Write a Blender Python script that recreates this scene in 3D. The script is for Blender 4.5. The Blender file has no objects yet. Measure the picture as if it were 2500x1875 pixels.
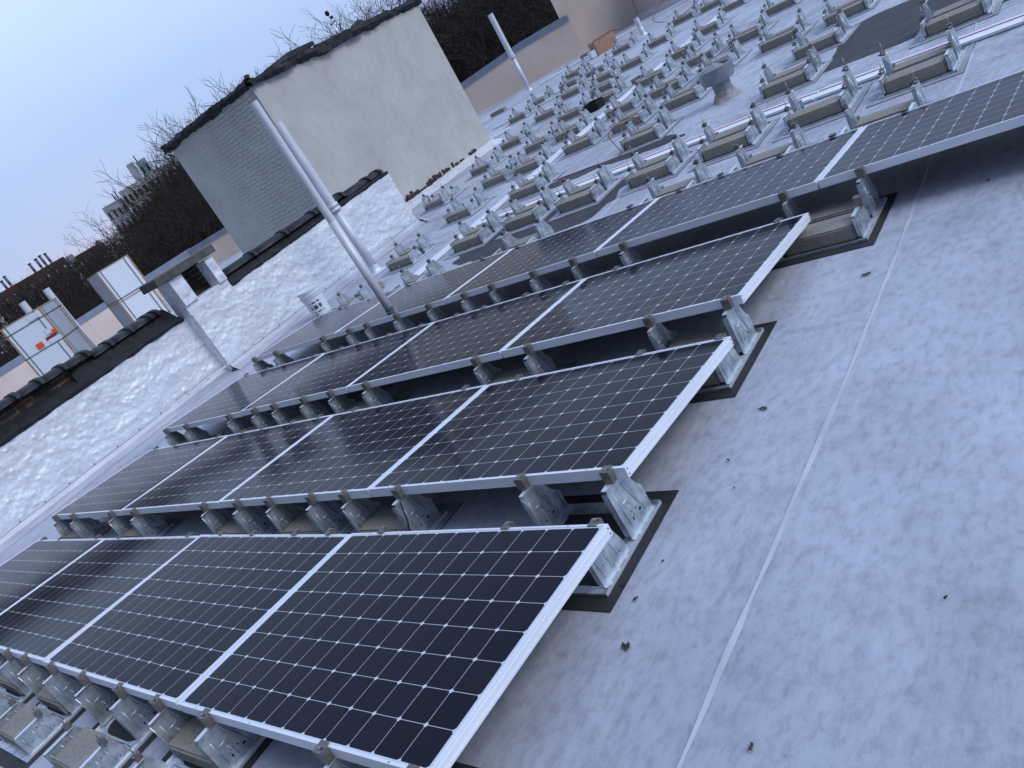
import bpy, math, random
from mathutils import Vector, Matrix, noise
random.seed(7)
S = bpy.context.scene
COL = S.collection
R_ = math.radians

# ------------------------------------------------------------------ camera
cam = bpy.data.cameras.new("camera"); co = bpy.data.objects.new("camera", cam); COL.objects.link(co)
rx = Vector((0.71725916, 0.50255995, -0.48267255))
rd = Vector((-0.13701889, -0.57744511, -0.80484966))
rf = Vector((-0.68320211, 0.64342104, -0.34531759))
M = Matrix((( rx.x, -rd.x, -rf.x), (rx.y, -rd.y, -rf.y), (rx.z, -rd.z, -rf.z))).to_4x4()
M.translation = Vector((1.77361, -0.68239, 1.75373))
co.matrix_world = M
cam.sensor_width = 36; cam.sensor_fit = 'HORIZONTAL'; cam.lens = 36 * 1991.475 / 2500
cam.clip_start = 0.05; cam.clip_end = 3000
S.camera = co
S.render.resolution_x = 1024; S.render.resolution_y = 768

# ------------------------------------------------------------------ sky, sun, exposure
SUN_EL, SUN_AZ = R_(42), R_(8)         # azimuth measured from +X towards +Y
w = bpy.data.worlds.new("World"); S.world = w; w.use_nodes = True
nt = w.node_tree; nt.nodes.clear()
out = nt.nodes.new('ShaderNodeOutputWorld'); bg = nt.nodes.new('ShaderNodeBackground')
sky = nt.nodes.new('ShaderNodeTexSky'); sky.sky_type = 'NISHITA'; sky.sun_disc = False
sky.sun_elevation = R_(12); sky.sun_rotation = R_(90) - R_(150)
sky.air_density = 1.0; sky.dust_density = 0.4; sky.ozone_density = 2.2
tc = nt.nodes.new('ShaderNodeTexCoord')
# thin high overcast: pale blue veil that brightens towards the western horizon
sep = nt.nodes.new('ShaderNodeSeparateXYZ'); nt.links.new(tc.outputs['Generated'], sep.inputs[0])
el = nt.nodes.new('ShaderNodeValToRGB'); nt.links.new(sep.outputs['Z'], el.inputs[0])
cr = el.color_ramp; cr.elements[0].position = 0.0; cr.elements[0].color = (0.66, 0.60, 0.78, 1)
cr.elements[1].position = 1.0; cr.elements[1].color = (0.42, 0.58, 1.0, 1)
for p, c in ((0.05, (0.43, 0.55, 0.85, 1)), (0.13, (0.45, 0.61, 0.95, 1)), (0.25, (0.60, 0.79, 1.06, 1)), (0.42, (0.52, 0.70, 1.06, 1))):
    e = cr.elements.new(p); e.color = c
nz = nt.nodes.new('ShaderNodeTexNoise'); nz.inputs['Scale'].default_value = 1.7; nz.inputs['Detail'].default_value = 5
mp = nt.nodes.new('ShaderNodeMapping'); mp.inputs['Scale'].default_value = (1.0, 1.0, 3.2)
nt.links.new(tc.outputs['Generated'], mp.inputs[0]); nt.links.new(mp.outputs[0], nz.inputs[0])
cl = nt.nodes.new('ShaderNodeValToRGB'); nt.links.new(nz.outputs['Fac'], cl.inputs[0])
cl.color_ramp.elements[0].position = 0.38; cl.color_ramp.elements[0].color = (0.93, 0.96, 1.0, 1)
cl.color_ramp.elements[1].position = 0.66; cl.color_ramp.elements[1].color = (1.08, 1.03, 1.0, 1)
mx = nt.nodes.new('ShaderNodeMixRGB'); mx.blend_type = 'MULTIPLY'; mx.inputs[0].default_value = 1
nt.links.new(el.outputs[0], mx.inputs[1]); nt.links.new(cl.outputs[0], mx.inputs[2])
sc = nt.nodes.new('ShaderNodeMixRGB'); sc.blend_type = 'MULTIPLY'; sc.inputs[0].default_value = 1
sc.inputs[2].default_value = (7.5, 7.5, 7.5, 1)
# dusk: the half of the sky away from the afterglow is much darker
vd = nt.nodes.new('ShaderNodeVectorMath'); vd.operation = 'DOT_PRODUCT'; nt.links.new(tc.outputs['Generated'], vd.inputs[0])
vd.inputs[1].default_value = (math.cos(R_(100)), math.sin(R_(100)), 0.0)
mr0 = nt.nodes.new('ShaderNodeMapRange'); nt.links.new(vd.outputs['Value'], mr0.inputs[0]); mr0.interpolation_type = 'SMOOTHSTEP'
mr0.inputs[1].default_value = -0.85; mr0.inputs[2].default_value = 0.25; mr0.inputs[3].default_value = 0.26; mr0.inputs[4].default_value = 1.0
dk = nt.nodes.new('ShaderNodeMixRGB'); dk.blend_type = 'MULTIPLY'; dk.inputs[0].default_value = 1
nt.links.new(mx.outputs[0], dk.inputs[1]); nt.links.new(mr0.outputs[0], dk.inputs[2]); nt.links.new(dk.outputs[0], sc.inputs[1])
ml = nt.nodes.new('ShaderNodeMixRGB'); ml.inputs[0].default_value = 0.985
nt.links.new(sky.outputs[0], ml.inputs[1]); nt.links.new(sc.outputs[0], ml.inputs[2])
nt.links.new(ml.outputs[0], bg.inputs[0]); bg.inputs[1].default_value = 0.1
nt.links.new(bg.outputs[0], out.inputs[0])
sl = bpy.data.lights.new("sun", 'SUN'); sl.energy = 1.25; sl.angle = R_(30); sl.color = (0.89, 0.925, 1.0)
so = bpy.data.objects.new("sun", sl); COL.objects.link(so)
sd = Vector((math.cos(SUN_EL) * math.cos(SUN_AZ), math.cos(SUN_EL) * math.sin(SUN_AZ), math.sin(SUN_EL)))
so.rotation_euler = sd.to_track_quat('Z', 'Y').to_euler()
S.view_settings.view_transform = 'Standard'; S.view_settings.look = 'None'
S.view_settings.exposure = 0.42; S.view_settings.gamma = 1.0

# ------------------------------------------------------------------ helpers
class MB:
    def __init__(s): s.v = []; s.f = []; s.m = []; s.sm = []
    def poly(s, pts, mi=0, smooth=False):
        b = len(s.v); s.v += [tuple(p) for p in pts]; s.f.append(tuple(range(b, b + len(pts)))); s.m.append(mi); s.sm.append(smooth)
    def box(s, a, b, mi=0):
        x0, y0, z0 = a; x1, y1, z1 = b; n = len(s.v)
        s.v += [(x0,y0,z0),(x1,y0,z0),(x1,y1,z0),(x0,y1,z0),(x0,y0,z1),(x1,y0,z1),(x1,y1,z1),(x0,y1,z1)]
        for q in ((3,2,1,0),(4,5,6,7),(0,1,5,4),(1,2,6,5),(2,3,7,6),(3,0,4,7)):
            s.f.append(tuple(n + i for i in q)); s.m.append(mi); s.sm.append(False)
    def prism(s, poly, axis, a, b, mi=0):
        """extrude a 2D polygon along an axis from a to b"""
        def P(p, t):
            return (t, p[0], p[1]) if axis == 'x' else ((p[0], t, p[1]) if axis == 'y' else (p[0], p[1], t))
        n = len(s.v); k = len(poly)
        s.v += [P(p, a) for p in poly] + [P(p, b) for p in poly]
        s.f.append(tuple(n + i for i in range(k))); s.f.append(tuple(n + k + i for i in reversed(range(k))))
        s.m += [mi, mi]; s.sm += [False, False]
        for i in range(k):
            j = (i + 1) % k; s.f.append((n + i, n + k + i, n + k + j, n + j)); s.m.append(mi); s.sm.append(False)
    def tube(s, pts, r, seg=8, mi=0, cap=True, smooth=True):
        pts = [Vector(p) for p in pts]; rr = r if isinstance(r, (list, tuple)) else [r] * len(pts)
        rings = []
        up = Vector((0, 0, 1))
        d0 = (pts[1] - pts[0]).normalized()
        if abs(d0.z) > 0.9: up = Vector((1, 0, 0))
        for i, p in enumerate(pts):
            d = (pts[min(i + 1, len(pts) - 1)] - pts[max(i - 1, 0)]).normalized()
            a = d.cross(up).normalized() if d.cross(up).length > 1e-4 else Vector((1, 0, 0)); c = d.cross(a)
            n = len(s.v); rings.append(n)
            for k in range(seg):
                t = 2 * math.pi * k / seg; s.v.append(tuple(p + (a * math.cos(t) + c * math.sin(t)) * rr[i]))
        for i in range(len(rings) - 1):
            for k in range(seg):
                j = (k + 1) % seg; s.f.append((rings[i]+k, rings[i]+j, rings[i+1]+j, rings[i+1]+k)); s.m.append(mi); s.sm.append(smooth)
        if cap:
            s.f.append(tuple(rings[0] + k for k in reversed(range(seg)))); s.m.append(mi); s.sm.append(False)
            s.f.append(tuple(rings[-1] + k for k in range(seg))); s.m.append(mi); s.sm.append(False)
    def lathe(s, prof, seg=28, mi=0, c=(0,0,0), smooth=True):
        for (r0, z0), (r1, z1) in zip(prof, prof[1:]):
            n = len(s.v)
            for r, z in ((r0, z0), (r1, z1)):
                for k in range(seg):
                    t = 2 * math.pi * k / seg; s.v.append((c[0] + r * math.cos(t), c[1] + r * math.sin(t), c[2] + z))
            for k in range(seg):
                j = (k + 1) % seg; s.f.append((n + k, n + j, n + seg + j, n + seg + k)); s.m.append(mi); s.sm.append(smooth)
    def xf(s, Mx, start=0):
        for i in range(start, len(s.v)): s.v[i] = tuple(Mx @ Vector(s.v[i]))
    def mesh(s, name, mats):
        me = bpy.data.meshes.new(name); me.from_pydata(s.v, [], s.f); me.update()
        for m_ in (mats if isinstance(mats, (list, tuple)) else [mats]): me.materials.append(m_)
        me.polygons.foreach_set('material_index', s.m); me.polygons.foreach_set('use_smooth', s.sm)
        return me
    def build(s, name, mats, parent=None, loc=None, bevel=None):
        o = bpy.data.objects.new(name, s.mesh(name, mats)); COL.objects.link(o)
        if parent: o.parent = parent
        if loc: o.location = loc
        if bevel:
            b = o.modifiers.new('bevel', 'BEVEL'); b.width = bevel; b.segments = 2; b.limit_method = 'ANGLE'
        return o
def tag(o, label=None, cat=None, group=None, kind=None):
    if label: o['label'] = label
    if cat: o['category'] = cat
    if group: o['group'] = group
    if kind: o['kind'] = kind
    return o
def empty(name, loc, label, cat, group=None, rz=0.0):
    o = bpy.data.objects.new(name, None); COL.objects.link(o); o.location = loc; o.rotation_euler.z = rz
    o.empty_display_size = 0.1
    return tag(o, label, cat, group)
CH = {}
def kids(o):
    return CH.setdefault(o.name, [x for x in bpy.data.objects if x.parent == o])
def copy_tree(o, parent=None):
    ch = kids(o); c = o.copy(); COL.objects.link(c)
    if parent: c.parent = parent
    for x in ch: copy_tree(x, c)
    return c

# ------------------------------------------------------------------ materials
def mat(name, base, rough=0.7, metal=0.0, spec=0.5):
    m = bpy.data.materials.new(name); m.use_nodes = True
    b = m.node_tree.nodes['Principled BSDF']; b.inputs['Base Color'].default_value = (*base, 1)
    b.inputs['Roughness'].default_value = rough; b.inputs['Metallic'].default_value = metal
    b.inputs['Specular IOR Level'].default_value = spec
    return m
def N(m, t, **k):
    n = m.node_tree.nodes.new(t)
    for a, v in k.items():
        if hasattr(n, a): setattr(n, a, v)
        else: n.inputs[a].default_value = v
    return n
def L(m, a, b): m.node_tree.links.new(a, b)
def BS(m): return m.node_tree.nodes['Principled BSDF']
def noise_tex(m, scale, detail=4, rough=0.55, sc=(1,1,1), dist=0.0, coord='Object'):
    t = N(m, 'ShaderNodeTexCoord'); mp = N(m, 'ShaderNodeMapping'); mp.inputs['Scale'].default_value = sc
    n = N(m, 'ShaderNodeTexNoise'); n.inputs['Scale'].default_value = scale; n.inputs['Detail'].default_value = detail
    n.inputs['Roughness'].default_value = rough; n.inputs['Distortion'].default_value = dist
    L(m, t.outputs[coord], mp.inputs[0]); L(m, mp.outputs[0], n.inputs[0]); return n.outputs['Fac']
def ramp(m, fac, stops):
    r = N(m, 'ShaderNodeValToRGB'); L(m, fac, r.inputs[0]); c = r.color_ramp
    c.elements[0].position = stops[0][0]; c.elements[0].color = (*stops[0][1], 1)
    c.elements[1].position = stops[-1][0]; c.elements[1].color = (*stops[-1][1], 1)
    for p, k in stops[1:-1]: e = c.elements.new(p); e.color = (*k, 1)
    return r.outputs[0]
def mixc(m, fac, a, b, mode='MIX'):
    x = N(m, 'ShaderNodeMixRGB', blend_type=mode)
    for i, v in enumerate((fac, a, b)):
        if hasattr(v, 'is_output') or isinstance(v, bpy.types.NodeSocket): L(m, v, x.inputs[i])
        elif isinstance(v, tuple): x.inputs[i].default_value = (*v, 1)
        else: x.inputs[i].default_value = v
    return x.outputs[0]
def bump(m, h, strength=0.3, dist=0.01, normal=None):
    b = N(m, 'ShaderNodeBump'); b.inputs['Strength'].default_value = strength; b.inputs['Distance'].default_value = dist
    L(m, h, b.inputs['Height'])
    if normal is not None: L(m, normal, b.inputs['Normal'])
    L(m, b.outputs[0], BS(m).inputs['Normal']); return b.outputs[0]
def math_(m, op, a, b=None, c=None):
    x = N(m, 'ShaderNodeMath', operation=op)
    for i, v in enumerate((a, b, c)):
        if v is None: continue
        if isinstance(v, bpy.types.NodeSocket): L(m, v, x.inputs[i])
        else: x.inputs[i].default_value = v
    return x.outputs[0]
def noisy(name, a, b, scale, rough=0.8, metal=0.0, bs=0.0, bd=0.005, detail=5, sc=(1,1,1), lo=0.35, hi=0.65, spec=0.5):
    m = mat(name, a, rough, metal, spec); f = noise_tex(m, scale, detail, 0.6, sc)
    L(m, ramp(m, f, [(lo, a), (hi, b)]), BS(m).inputs['Base Color'])
    if bs: bump(m, f, bs, bd)
    return m

# roof membrane: silver coated sheet with scuffs, tan dirt behind the panels, dark specks
def roof_mat():
    m = mat('silver_roof_coating', (0.45, 0.46, 0.5), 0.62)
    big = noise_tex(m, 0.75, 6, 0.55, (1, 0.55, 1), 0.4); fine = noise_tex(m, 26, 5, 0.7, (1, 0.5, 1)); mid = noise_tex(m, 5.5, 6, 0.65, (0.7, 1, 1), 0.6)
    c = ramp(m, big, [(0.34, (0.375, 0.395, 0.455)), (0.48, (0.475, 0.498, 0.57)), (0.64, (0.555, 0.58, 0.655))])
    c = mixc(m, 0.62, c, ramp(m, fine, [(0.34, (0.62, 0.62, 0.63)), (0.52, (1.0, 1.0, 1.0)), (0.7, (1.12, 1.12, 1.12))]), 'MULTIPLY')
    c = mixc(m, 0.6, c, ramp(m, mid, [(0.3, (0.84, 0.80, 0.82)), (0.5, (1, 1, 1))]), 'MULTIPLY')
    # dirt: brownish scuffs, more of them where people walk behind the array
    t = N(m, 'ShaderNodeTexCoord'); sp = N(m, 'ShaderNodeSeparateXYZ'); L(m, t.outputs['Object'], sp.inputs[0])
    mr = N(m, 'ShaderNodeMapRange'); L(m, sp.outputs['Y'], mr.inputs[0]); mr.inputs[1].default_value = 4.2; mr.inputs[2].default_value = 6.5
    mr.inputs[3].default_value = 0.22; mr.inputs[4].default_value = 0.85
    d1 = noise_tex(m, 2.3, 8, 0.72, (0.6, 1.5, 1), 0.8)
    dm = math_(m, 'MULTIPLY', ramp(m, d1, [(0.50, (0, 0, 0)), (0.62, (0.55, 0.55, 0.55)), (0.8, (1, 1, 1))]), mr.outputs[0])
    c = mixc(m, dm, c, (0.20, 0.185, 0.19))
    d2 = noise_tex(m, 19, 4, 0.6, (0.8, 1.3, 1)); k = ramp(m, d2, [(0.69, (0, 0, 0)), (0.735, (1, 1, 1))])
    c = mixc(m, math_(m, 'MULTIPLY', k, 0.6), c, (0.13, 0.12, 0.125))
    # hairline scratches and wrinkles
    wv = N(m, 'ShaderNodeTexWave', wave_type='BANDS', bands_direction='DIAGONAL'); L(m, t.outputs['Object'], wv.inputs[0])
    wv.inputs['Scale'].default_value = 0.7; wv.inputs['Distortion'].default_value = 26; wv.inputs['Detail'].default_value = 5; wv.inputs['Detail Scale'].default_value = 0.9
    sline = ramp(m, wv.outputs['Fac'], [(0.0, (1, 1, 1)), (0.006, (0, 0, 0))])
    c = mixc(m, math_(m, 'MULTIPLY', sline, 0.10), c, (0.20, 0.20, 0.22))
    L(m, c, BS(m).inputs['Base Color'])
    L(m, ramp(m, big, [(0.3, (0.7, 0.7, 0.7)), (0.7, (0.5, 0.5, 0.5))]), BS(m).inputs['Roughness'])
    st = noise_tex(m, 3.0, 7, 0.7, (2.6, 0.35, 1), 1.5)
    c = mixc(m, 0.4, c, ramp(m, st, [(0.33, (0.76, 0.76, 0.78)), (0.5, (1, 1, 1)), (0.72, (1.07, 1.07, 1.07))]), 'MULTIPLY'); L(m, c, BS(m).inputs['Base Color'])
    pd = noise_tex(m, 0.9, 3, 0.5, (1, 1, 1), 1.0); rg = ramp(m, pd, [(0.555, (1, 1, 1)), (0.572, (0.80, 0.79, 0.79)), (0.60, (0.95, 0.95, 0.96))])
    c = mixc(m, 0.7, c, rg, 'MULTIPLY'); L(m, c, BS(m).inputs['Base Color'])
    h = math_(m, 'ADD', math_(m, 'MULTIPLY', big, 1.5), math_(m, 'MULTIPLY', fine, 0.16)); bump(m, h, 0.35, 0.012)
    return m
M_roof = roof_mat()
M_silver = mat('aluminium_coating', (0.56, 0.57, 0.62), 0.45, 0.2)
_f = noise_tex(M_silver, 38, 5, 0.65); _g = noise_tex(M_silver, 6, 5, 0.6, (1, 1, 2.5), 0.5)
L(M_silver, mixc(M_silver, 0.6, ramp(M_silver, _g, [(0.3, (0.66, 0.67, 0.72)), (0.6, (0.84, 0.85, 0.90))]), ramp(M_silver, _f, [(0.3, (0.72, 0.75, 0.75)), (0.6, (1, 1, 1))]), 'MULTIPLY'), BS(M_silver).inputs['Base Color'])
_h = noise_tex(M_silver, 24, 4, 0.6); bump(M_silver, math_(M_silver, 'ADD', math_(M_silver, 'MULTIPLY', _f, 0.7), _h), 0.5, 0.010)
M_tar = noisy('black_tar', (0.006, 0.006, 0.007), (0.02, 0.02, 0.022), 9, 0.8, 0, 0.6, 0.03)
M_patch = noisy('bare_membrane', (0.025, 0.025, 0.03), (0.065, 0.065, 0.073), 3.5, 0.75, 0, 0.2, 0.01, 7, (0.6, 1.6, 1), 0.3, 0.7)
M_galv = mat('galvanized_steel', (0.45, 0.49, 0.52), 0.38, 0.6)
_f = noise_tex(M_galv, 22, 3, 0.5); L(M_galv, ramp(M_galv, _f, [(0.35, (0.38, 0.43, 0.47)), (0.65, (0.64, 0.69, 0.74))]), BS(M_galv).inputs['Base Color'])
M_hole = mat('dark_slot', (0.008, 0.008, 0.01), 0.9)
M_lip = mat('bright_zinc_edge', (0.78, 0.82, 0.88), 0.38, 0.5)
M_clamp = noisy('clamp_cast_metal', (0.16, 0.14, 0.132), (0.25, 0.225, 0.215), 30, 0.55, 0.5)
M_bolt = mat('bolt_steel', (0.32, 0.31, 0.31), 0.4, 0.9)
M_frame = mat('panel_frame_aluminium', (0.85, 0.87, 0.92), 0.4, 0.1)
_f = noise_tex(M_frame, 3, 4, 0.6, (1, 1, 9)); L(M_frame, ramp(M_frame, _f, [(0.3, (0.76, 0.78, 0.83)), (0.7, (0.87, 0.89, 0.94))]), BS(M_frame).inputs['Base Color'])
M_back = mat('panel_backsheet', (0.07, 0.07, 0.075), 0.6)  # backsheet darkened to cut bounce light and deepen shade under the panels
M_conc = mat('concrete_block', (0.3, 0.28, 0.24), 0.93)
_f = noise_tex(M_conc, 60, 5, 0.7); _g = noise_tex(M_conc, 3.0, 3, 0.5, coord='Object')
L(M_conc, mixc(M_conc, 0.75, ramp(M_conc, _g, [(0.3, (0.27, 0.248, 0.215)), (0.7, (0.37, 0.343, 0.30))]), ramp(M_conc, _f, [(0.35, (0.6, 0.6, 0.6)), (0.6, (1.08, 1.08, 1.08))]), 'MULTIPLY'), BS(M_conc).inputs['Base Color']); bump(M_conc, _f, 0.5, 0.004)
M_matblk = noisy('black_rubber_pad', (0.018, 0.018, 0.02), (0.035, 0.035, 0.04), 6, 0.7, 0, 0.2)
M_matgry = noisy('coated_pad', (0.27, 0.275, 0.31), (0.38, 0.385, 0.43), 5, 0.65, 0, 0.2)

# photovoltaic laminate: 12 x 8 pseudo-square cells, white gaps, corner diamonds, glass on top
def cell_mat():
    m = mat('solar_cells', (0.01, 0.012, 0.02), 0.16)
    t = N(m, 'ShaderNodeTexCoord'); sp = N(m, 'ShaderNodeSeparateXYZ'); L(m, t.outputs['Object'], sp.inputs[0])
    P = 0.1262
    def cyc(s, off, scale=1.0):
        a = math_(m, 'DIVIDE', math_(m, 'ADD', s, off), P); fr = math_(m, 'FRACT', math_(m, 'ADD', a, 40.0))
        d = math_(m, 'MINIMUM', fr, math_(m, 'SUBTRACT', 1.0, fr)); return math_(m, 'MULTIPLY', d, P), a
    dx, ax = cyc(sp.outputs['X'], 6 * P); dy, ay = cyc(sp.outputs['Y'], 4 * P)
    lx = math_(m, 'LESS_THAN', dx, 0.0009); ly = math_(m, 'LESS_THAN', dy, 0.0009)
    dia = math_(m, 'LESS_THAN', math_(m, 'ADD', dx, dy), 0.0105)
    ox = math_(m, 'GREATER_THAN', math_(m, 'ABSOLUTE', sp.outputs['X']), 6 * P - 0.0008)
    oy = math_(m, 'GREATER_THAN', math_(m, 'ABSOLUTE', sp.outputs['Y']), 4 * P - 0.0008)
    g = math_(m, 'MAXIMUM', math_(m, 'MAXIMUM', lx, ly), math_(m, 'MAXIMUM', dia, math_(m, 'MAXIMUM', ox, oy)))
    # each cell has a very slightly different tint
    cb = N(m, 'ShaderNodeCombineXYZ'); L(m, math_(m, 'FLOOR', ax), cb.inputs[0]); L(m, math_(m, 'FLOOR', ay), cb.inputs[1])
    wn = N(m, 'ShaderNodeTexWhiteNoise'); L(m, cb.outputs[0], wn.inputs[0])
    cell = ramp(m, wn.outputs['Value'], [(0.0, (0.008, 0.0075, 0.015)), (1.0, (0.012, 0.011, 0.020))])
    L(m, mixc(m, g, cell, (0.62, 0.66, 0.72)), BS(m).inputs['Base Color'])
    f = noise_tex(m, 1.7, 4, 0.6); L(m, ramp(m, f, [(0.3, (0.085, 0.085, 0.085)), (0.7, (0.15, 0.15, 0.15))]), BS(m).inputs['Roughness'])
    BS(m).inputs['IOR'].default_value = 1.42
    BS(m).inputs['Specular IOR Level'].default_value = 0.10
    return m
M_cell = cell_mat()

# ------------------------------------------------------------------ setting
def grid_sheet(name, x0, x1, y0, y1, nx, ny, zf, m):
    b = MB()
    for j in range(ny + 1):
        for i in range(nx + 1):
            x = x0 + (x1 - x0) * i / nx; y = y0 + (y1 - y0) * j / ny; b.v.append((x, y, zf(x, y)))
    for j in range(ny):
        for i in range(nx):
            a = j * (nx + 1) + i; b.f.append((a, a + 1, a + nx + 2, a + nx + 1)); b.m.append(0); b.sm.append(True)
    return b.build(name, m)
roof = MB(); roof.box((-31, -14, -1.2), (14, 34, 0.0), 0)
ro = roof.build('roof_deck', M_roof); tag(ro, kind='structure')
def lap_seam(pts, wd, name='roof_seam'):
    # lapped edge of the membrane: a thin raised ribbon with a ragged outline
    b = MB(); L_, R2 = [], []
    for i in range(len(pts) - 1):
        p, q = Vector((*pts[i], 0)), Vector((*pts[i + 1], 0)); n = max(2, int((q - p).length / 0.09))
        d = (q - p).normalized(); s = Vector((-d.y, d.x, 0))
        for k in range(n):
            c = p.lerp(q, k / n); t = noise.noise(c * 3.1)
            L_.append(c + s * (wd * .5 + 0.008 * t)); R2.append(c - s * (wd * .5 + 0.010 * noise.noise(c * 5)))
    for i in range(len(L_) - 1):
        z = 0.0045; e = 0.0
        b.poly([(L_[i].x, L_[i].y, z), (R2[i].x, R2[i].y, e + .001), (R2[i+1].x, R2[i+1].y, e + .001), (L_[i+1].x, L_[i+1].y, z)], 0, True)
        b.poly([(L_[i].x, L_[i].y, 0), (L_[i].x, L_[i].y, z), (L_[i+1].x, L_[i+1].y, z), (L_[i+1].x, L_[i+1].y, 0)], 1)
    return tag(b.build(name, [M_seam, M_seamd]), kind='structure')
M_seam = noisy('seam_coating', (0.44, 0.45, 0.515), (0.56, 0.57, 0.64), 9, 0.55, 0, 0.3, 0.01, 5, (1, 0.4, 1))
M_seamd = mat('seam_edge', (0.16, 0.16, 0.18), 0.9)
lap_seam([(0.49, -1.2), (0.495, 0.36), (0.50, 1.36), (0.51, 2.2), (0.50, 3.2), (0.47, 4.2), (0.44, 6.2), (0.2, 9.0)], 0.018)
lap_seam([(-2.55, 5.0), (-2.6, 7.0), (-2.5, 12)], 0.04); lap_seam([(-5.9, 5.0), (-5.95, 9.0), (-5.8, 14)], 0.04)
def patch(name, pts, z, m, jag=0.05):
    P = []
    for i in range(len(pts)):
        p, q = Vector((*pts[i], 0)), Vector((*pts[(i + 1) % len(pts)], 0)); n = max(1, int((q - p).length / 0.06))
        for k in range(n):
            c = p.lerp(q, k / n); P.append((c.x + jag * noise.noise(c * 4 + Vector((3, 0, 0))), c.y + jag * noise.noise(c * 4 + Vector((0, 9, 0)))))
    b = MB(); b.prism(P, 'z', 0.0, z); b.f[0] = tuple(reversed(b.f[0])); b.f[1] = tuple(reversed(b.f[1]))
    return tag(b.build(name, m), kind='structure')
patch('roof_patch', [(-1.10, 7.62), (-0.1, 7.55), (0.9, 7.5), (1.5, 7.6), (1.5, 9.3), (0.0, 9.35), (-0.93, 9.42), (-1.22, 9.3), (-1.05, 8.02)], 0.004, M_patch, 0.03)
patch('roof_patch', [(-4.1, 5.3), (-2.85, 5.42), (-2.62, 5.95), (-2.72, 6.42), (-3.0, 6.5), (-3.7, 6.25), (-4.2, 6.3), (-4.9, 6.45), (-5.05, 6.05), (-4.7, 5.6)], 0.004, M_patch, 0.16)
patch('roof_patch', [(-4.5, 7.35), (-3.5, 7.42), (-2.9, 7.3), (-2.5, 7.32), (-2.7, 7.6), (-3.5, 7.68), (-4.5, 7.62)], 0.004, M_patch, 0.1)
patch('roof_patch', [(-6.1, 1.9), (-5.3, 1.7), (-4.9, 1.9), (-5.0, 2.35), (-5.9, 2.4)], 0.004, M_patch, 0.1)

# street level far below, bare winter park
M_ground = noisy('leaf_litter', (0.022, 0.018, 0.016), (0.05, 0.04, 0.033), 0.3, 0.95)
gr = MB(); gr.poly([(-1200, -1200, -15), (1200, -1200, -15), (1200, 1200, -15), (-1200, 1200, -15)])
tag(gr.build('ground', M_ground), kind='structure')

# ------------------------------------------------------------------ solar panels
PL, PW, PD = 1.559, 1.046, 0.046
def make_panel():
    root = empty('solar_panel', (0, 0, 0), 'x', 'solar panel', 'solar panels set in four tilted rows')
    b = MB(); hx, hy = PL / 2, PW / 2; wd = 0.011; z1 = 0.0; z0 = -PD
    for a, c in (((-hx, -hy, z0), (hx, -hy + wd, z1)), ((-hx, hy - wd, z0), (hx, hy, z1)), ((-hx, -hy + wd, z0), (-hx + wd, hy - wd, z1)), ((hx - wd, -hy + wd, z0), (hx, hy - wd, z1))): b.box(a, c)
    # return flange along the bottom and a shallow groove line on the outer faces
    for a, c in (((-hx + wd, -hy + wd, z0), (hx - wd, -hy + wd + .022, z0 + .002)), ((-hx + wd, hy - wd - .022, z0), (hx - wd, hy - wd, z0 + .002)), ((-hx + wd, -hy + wd + .022, z0), (-hx + wd + .022, hy - wd - .022, z0 + .002)), ((hx - wd - .022, -hy + wd + .022, z0), (hx - wd, hy - wd - .022, z0 + .002))): b.box(a, c)
    b.box((hx - .0002, -hy + .004, z0 + .009), (hx + .0018, hy - .004, z0 + .0105)); b.box((hx - .0002, -hy + .004, z0 + .031), (hx + .0018, hy - .004, z0 + .034))
    for y in (-hy + .012, hy - .012):
        for z in (-.012, -.034):
            b.lathe([(0, .0024), (.0028, .0024), (.0028, .0)], 8, 1); b.xf(Matrix.Translation((hx + .0002, y, z)) @ Matrix.Rotation(R_(90), 4, 'Y'), len(b.v) - 32)
    for x in (-.62, -.2, .25, .6):
        for y in (-hy + .0055, hy - .0055): b.box((x - .004, y - .0025, z1 - .0005), (x + .004, y + .0025, z1 + .0006), 2)
    fr = b.build('frame', [M_frame, M_hole, M_bolt], root)
    c = MB(); c.poly([(-hx + wd, -hy + wd, -.0022), (hx - wd, -hy + wd, -.0022), (hx - wd, hy - wd, -.0022), (-hx + wd, hy - wd, -.0022)])
    c.poly([(-hx + wd, hy - wd, -.006), (hx - wd, hy - wd, -.006), (hx - wd, -hy + wd, -.006), (-hx + wd, -hy + wd, -.006)], 1)
    c.build('cell_sheet', [M_cell, M_back], root)
    j = MB(); j.box((-.06, .33, -.028), (.06, .43, -.0062)); j.tube([(-.05, .38, -.02), (-.3, .36, -.042), (-.42, .40, -.03)], .003, 5); j.tube([(.05, .38, -.02), (.3, .35, -.042), (.42, .41, -.03)], .003, 5)
    j.build('junction_box', M_hole, root)
    return root
G = 0.0122; ROWP = 1.248; TIL = R_(4.977); OFF = [0, .0114, .0257, .042]
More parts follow.
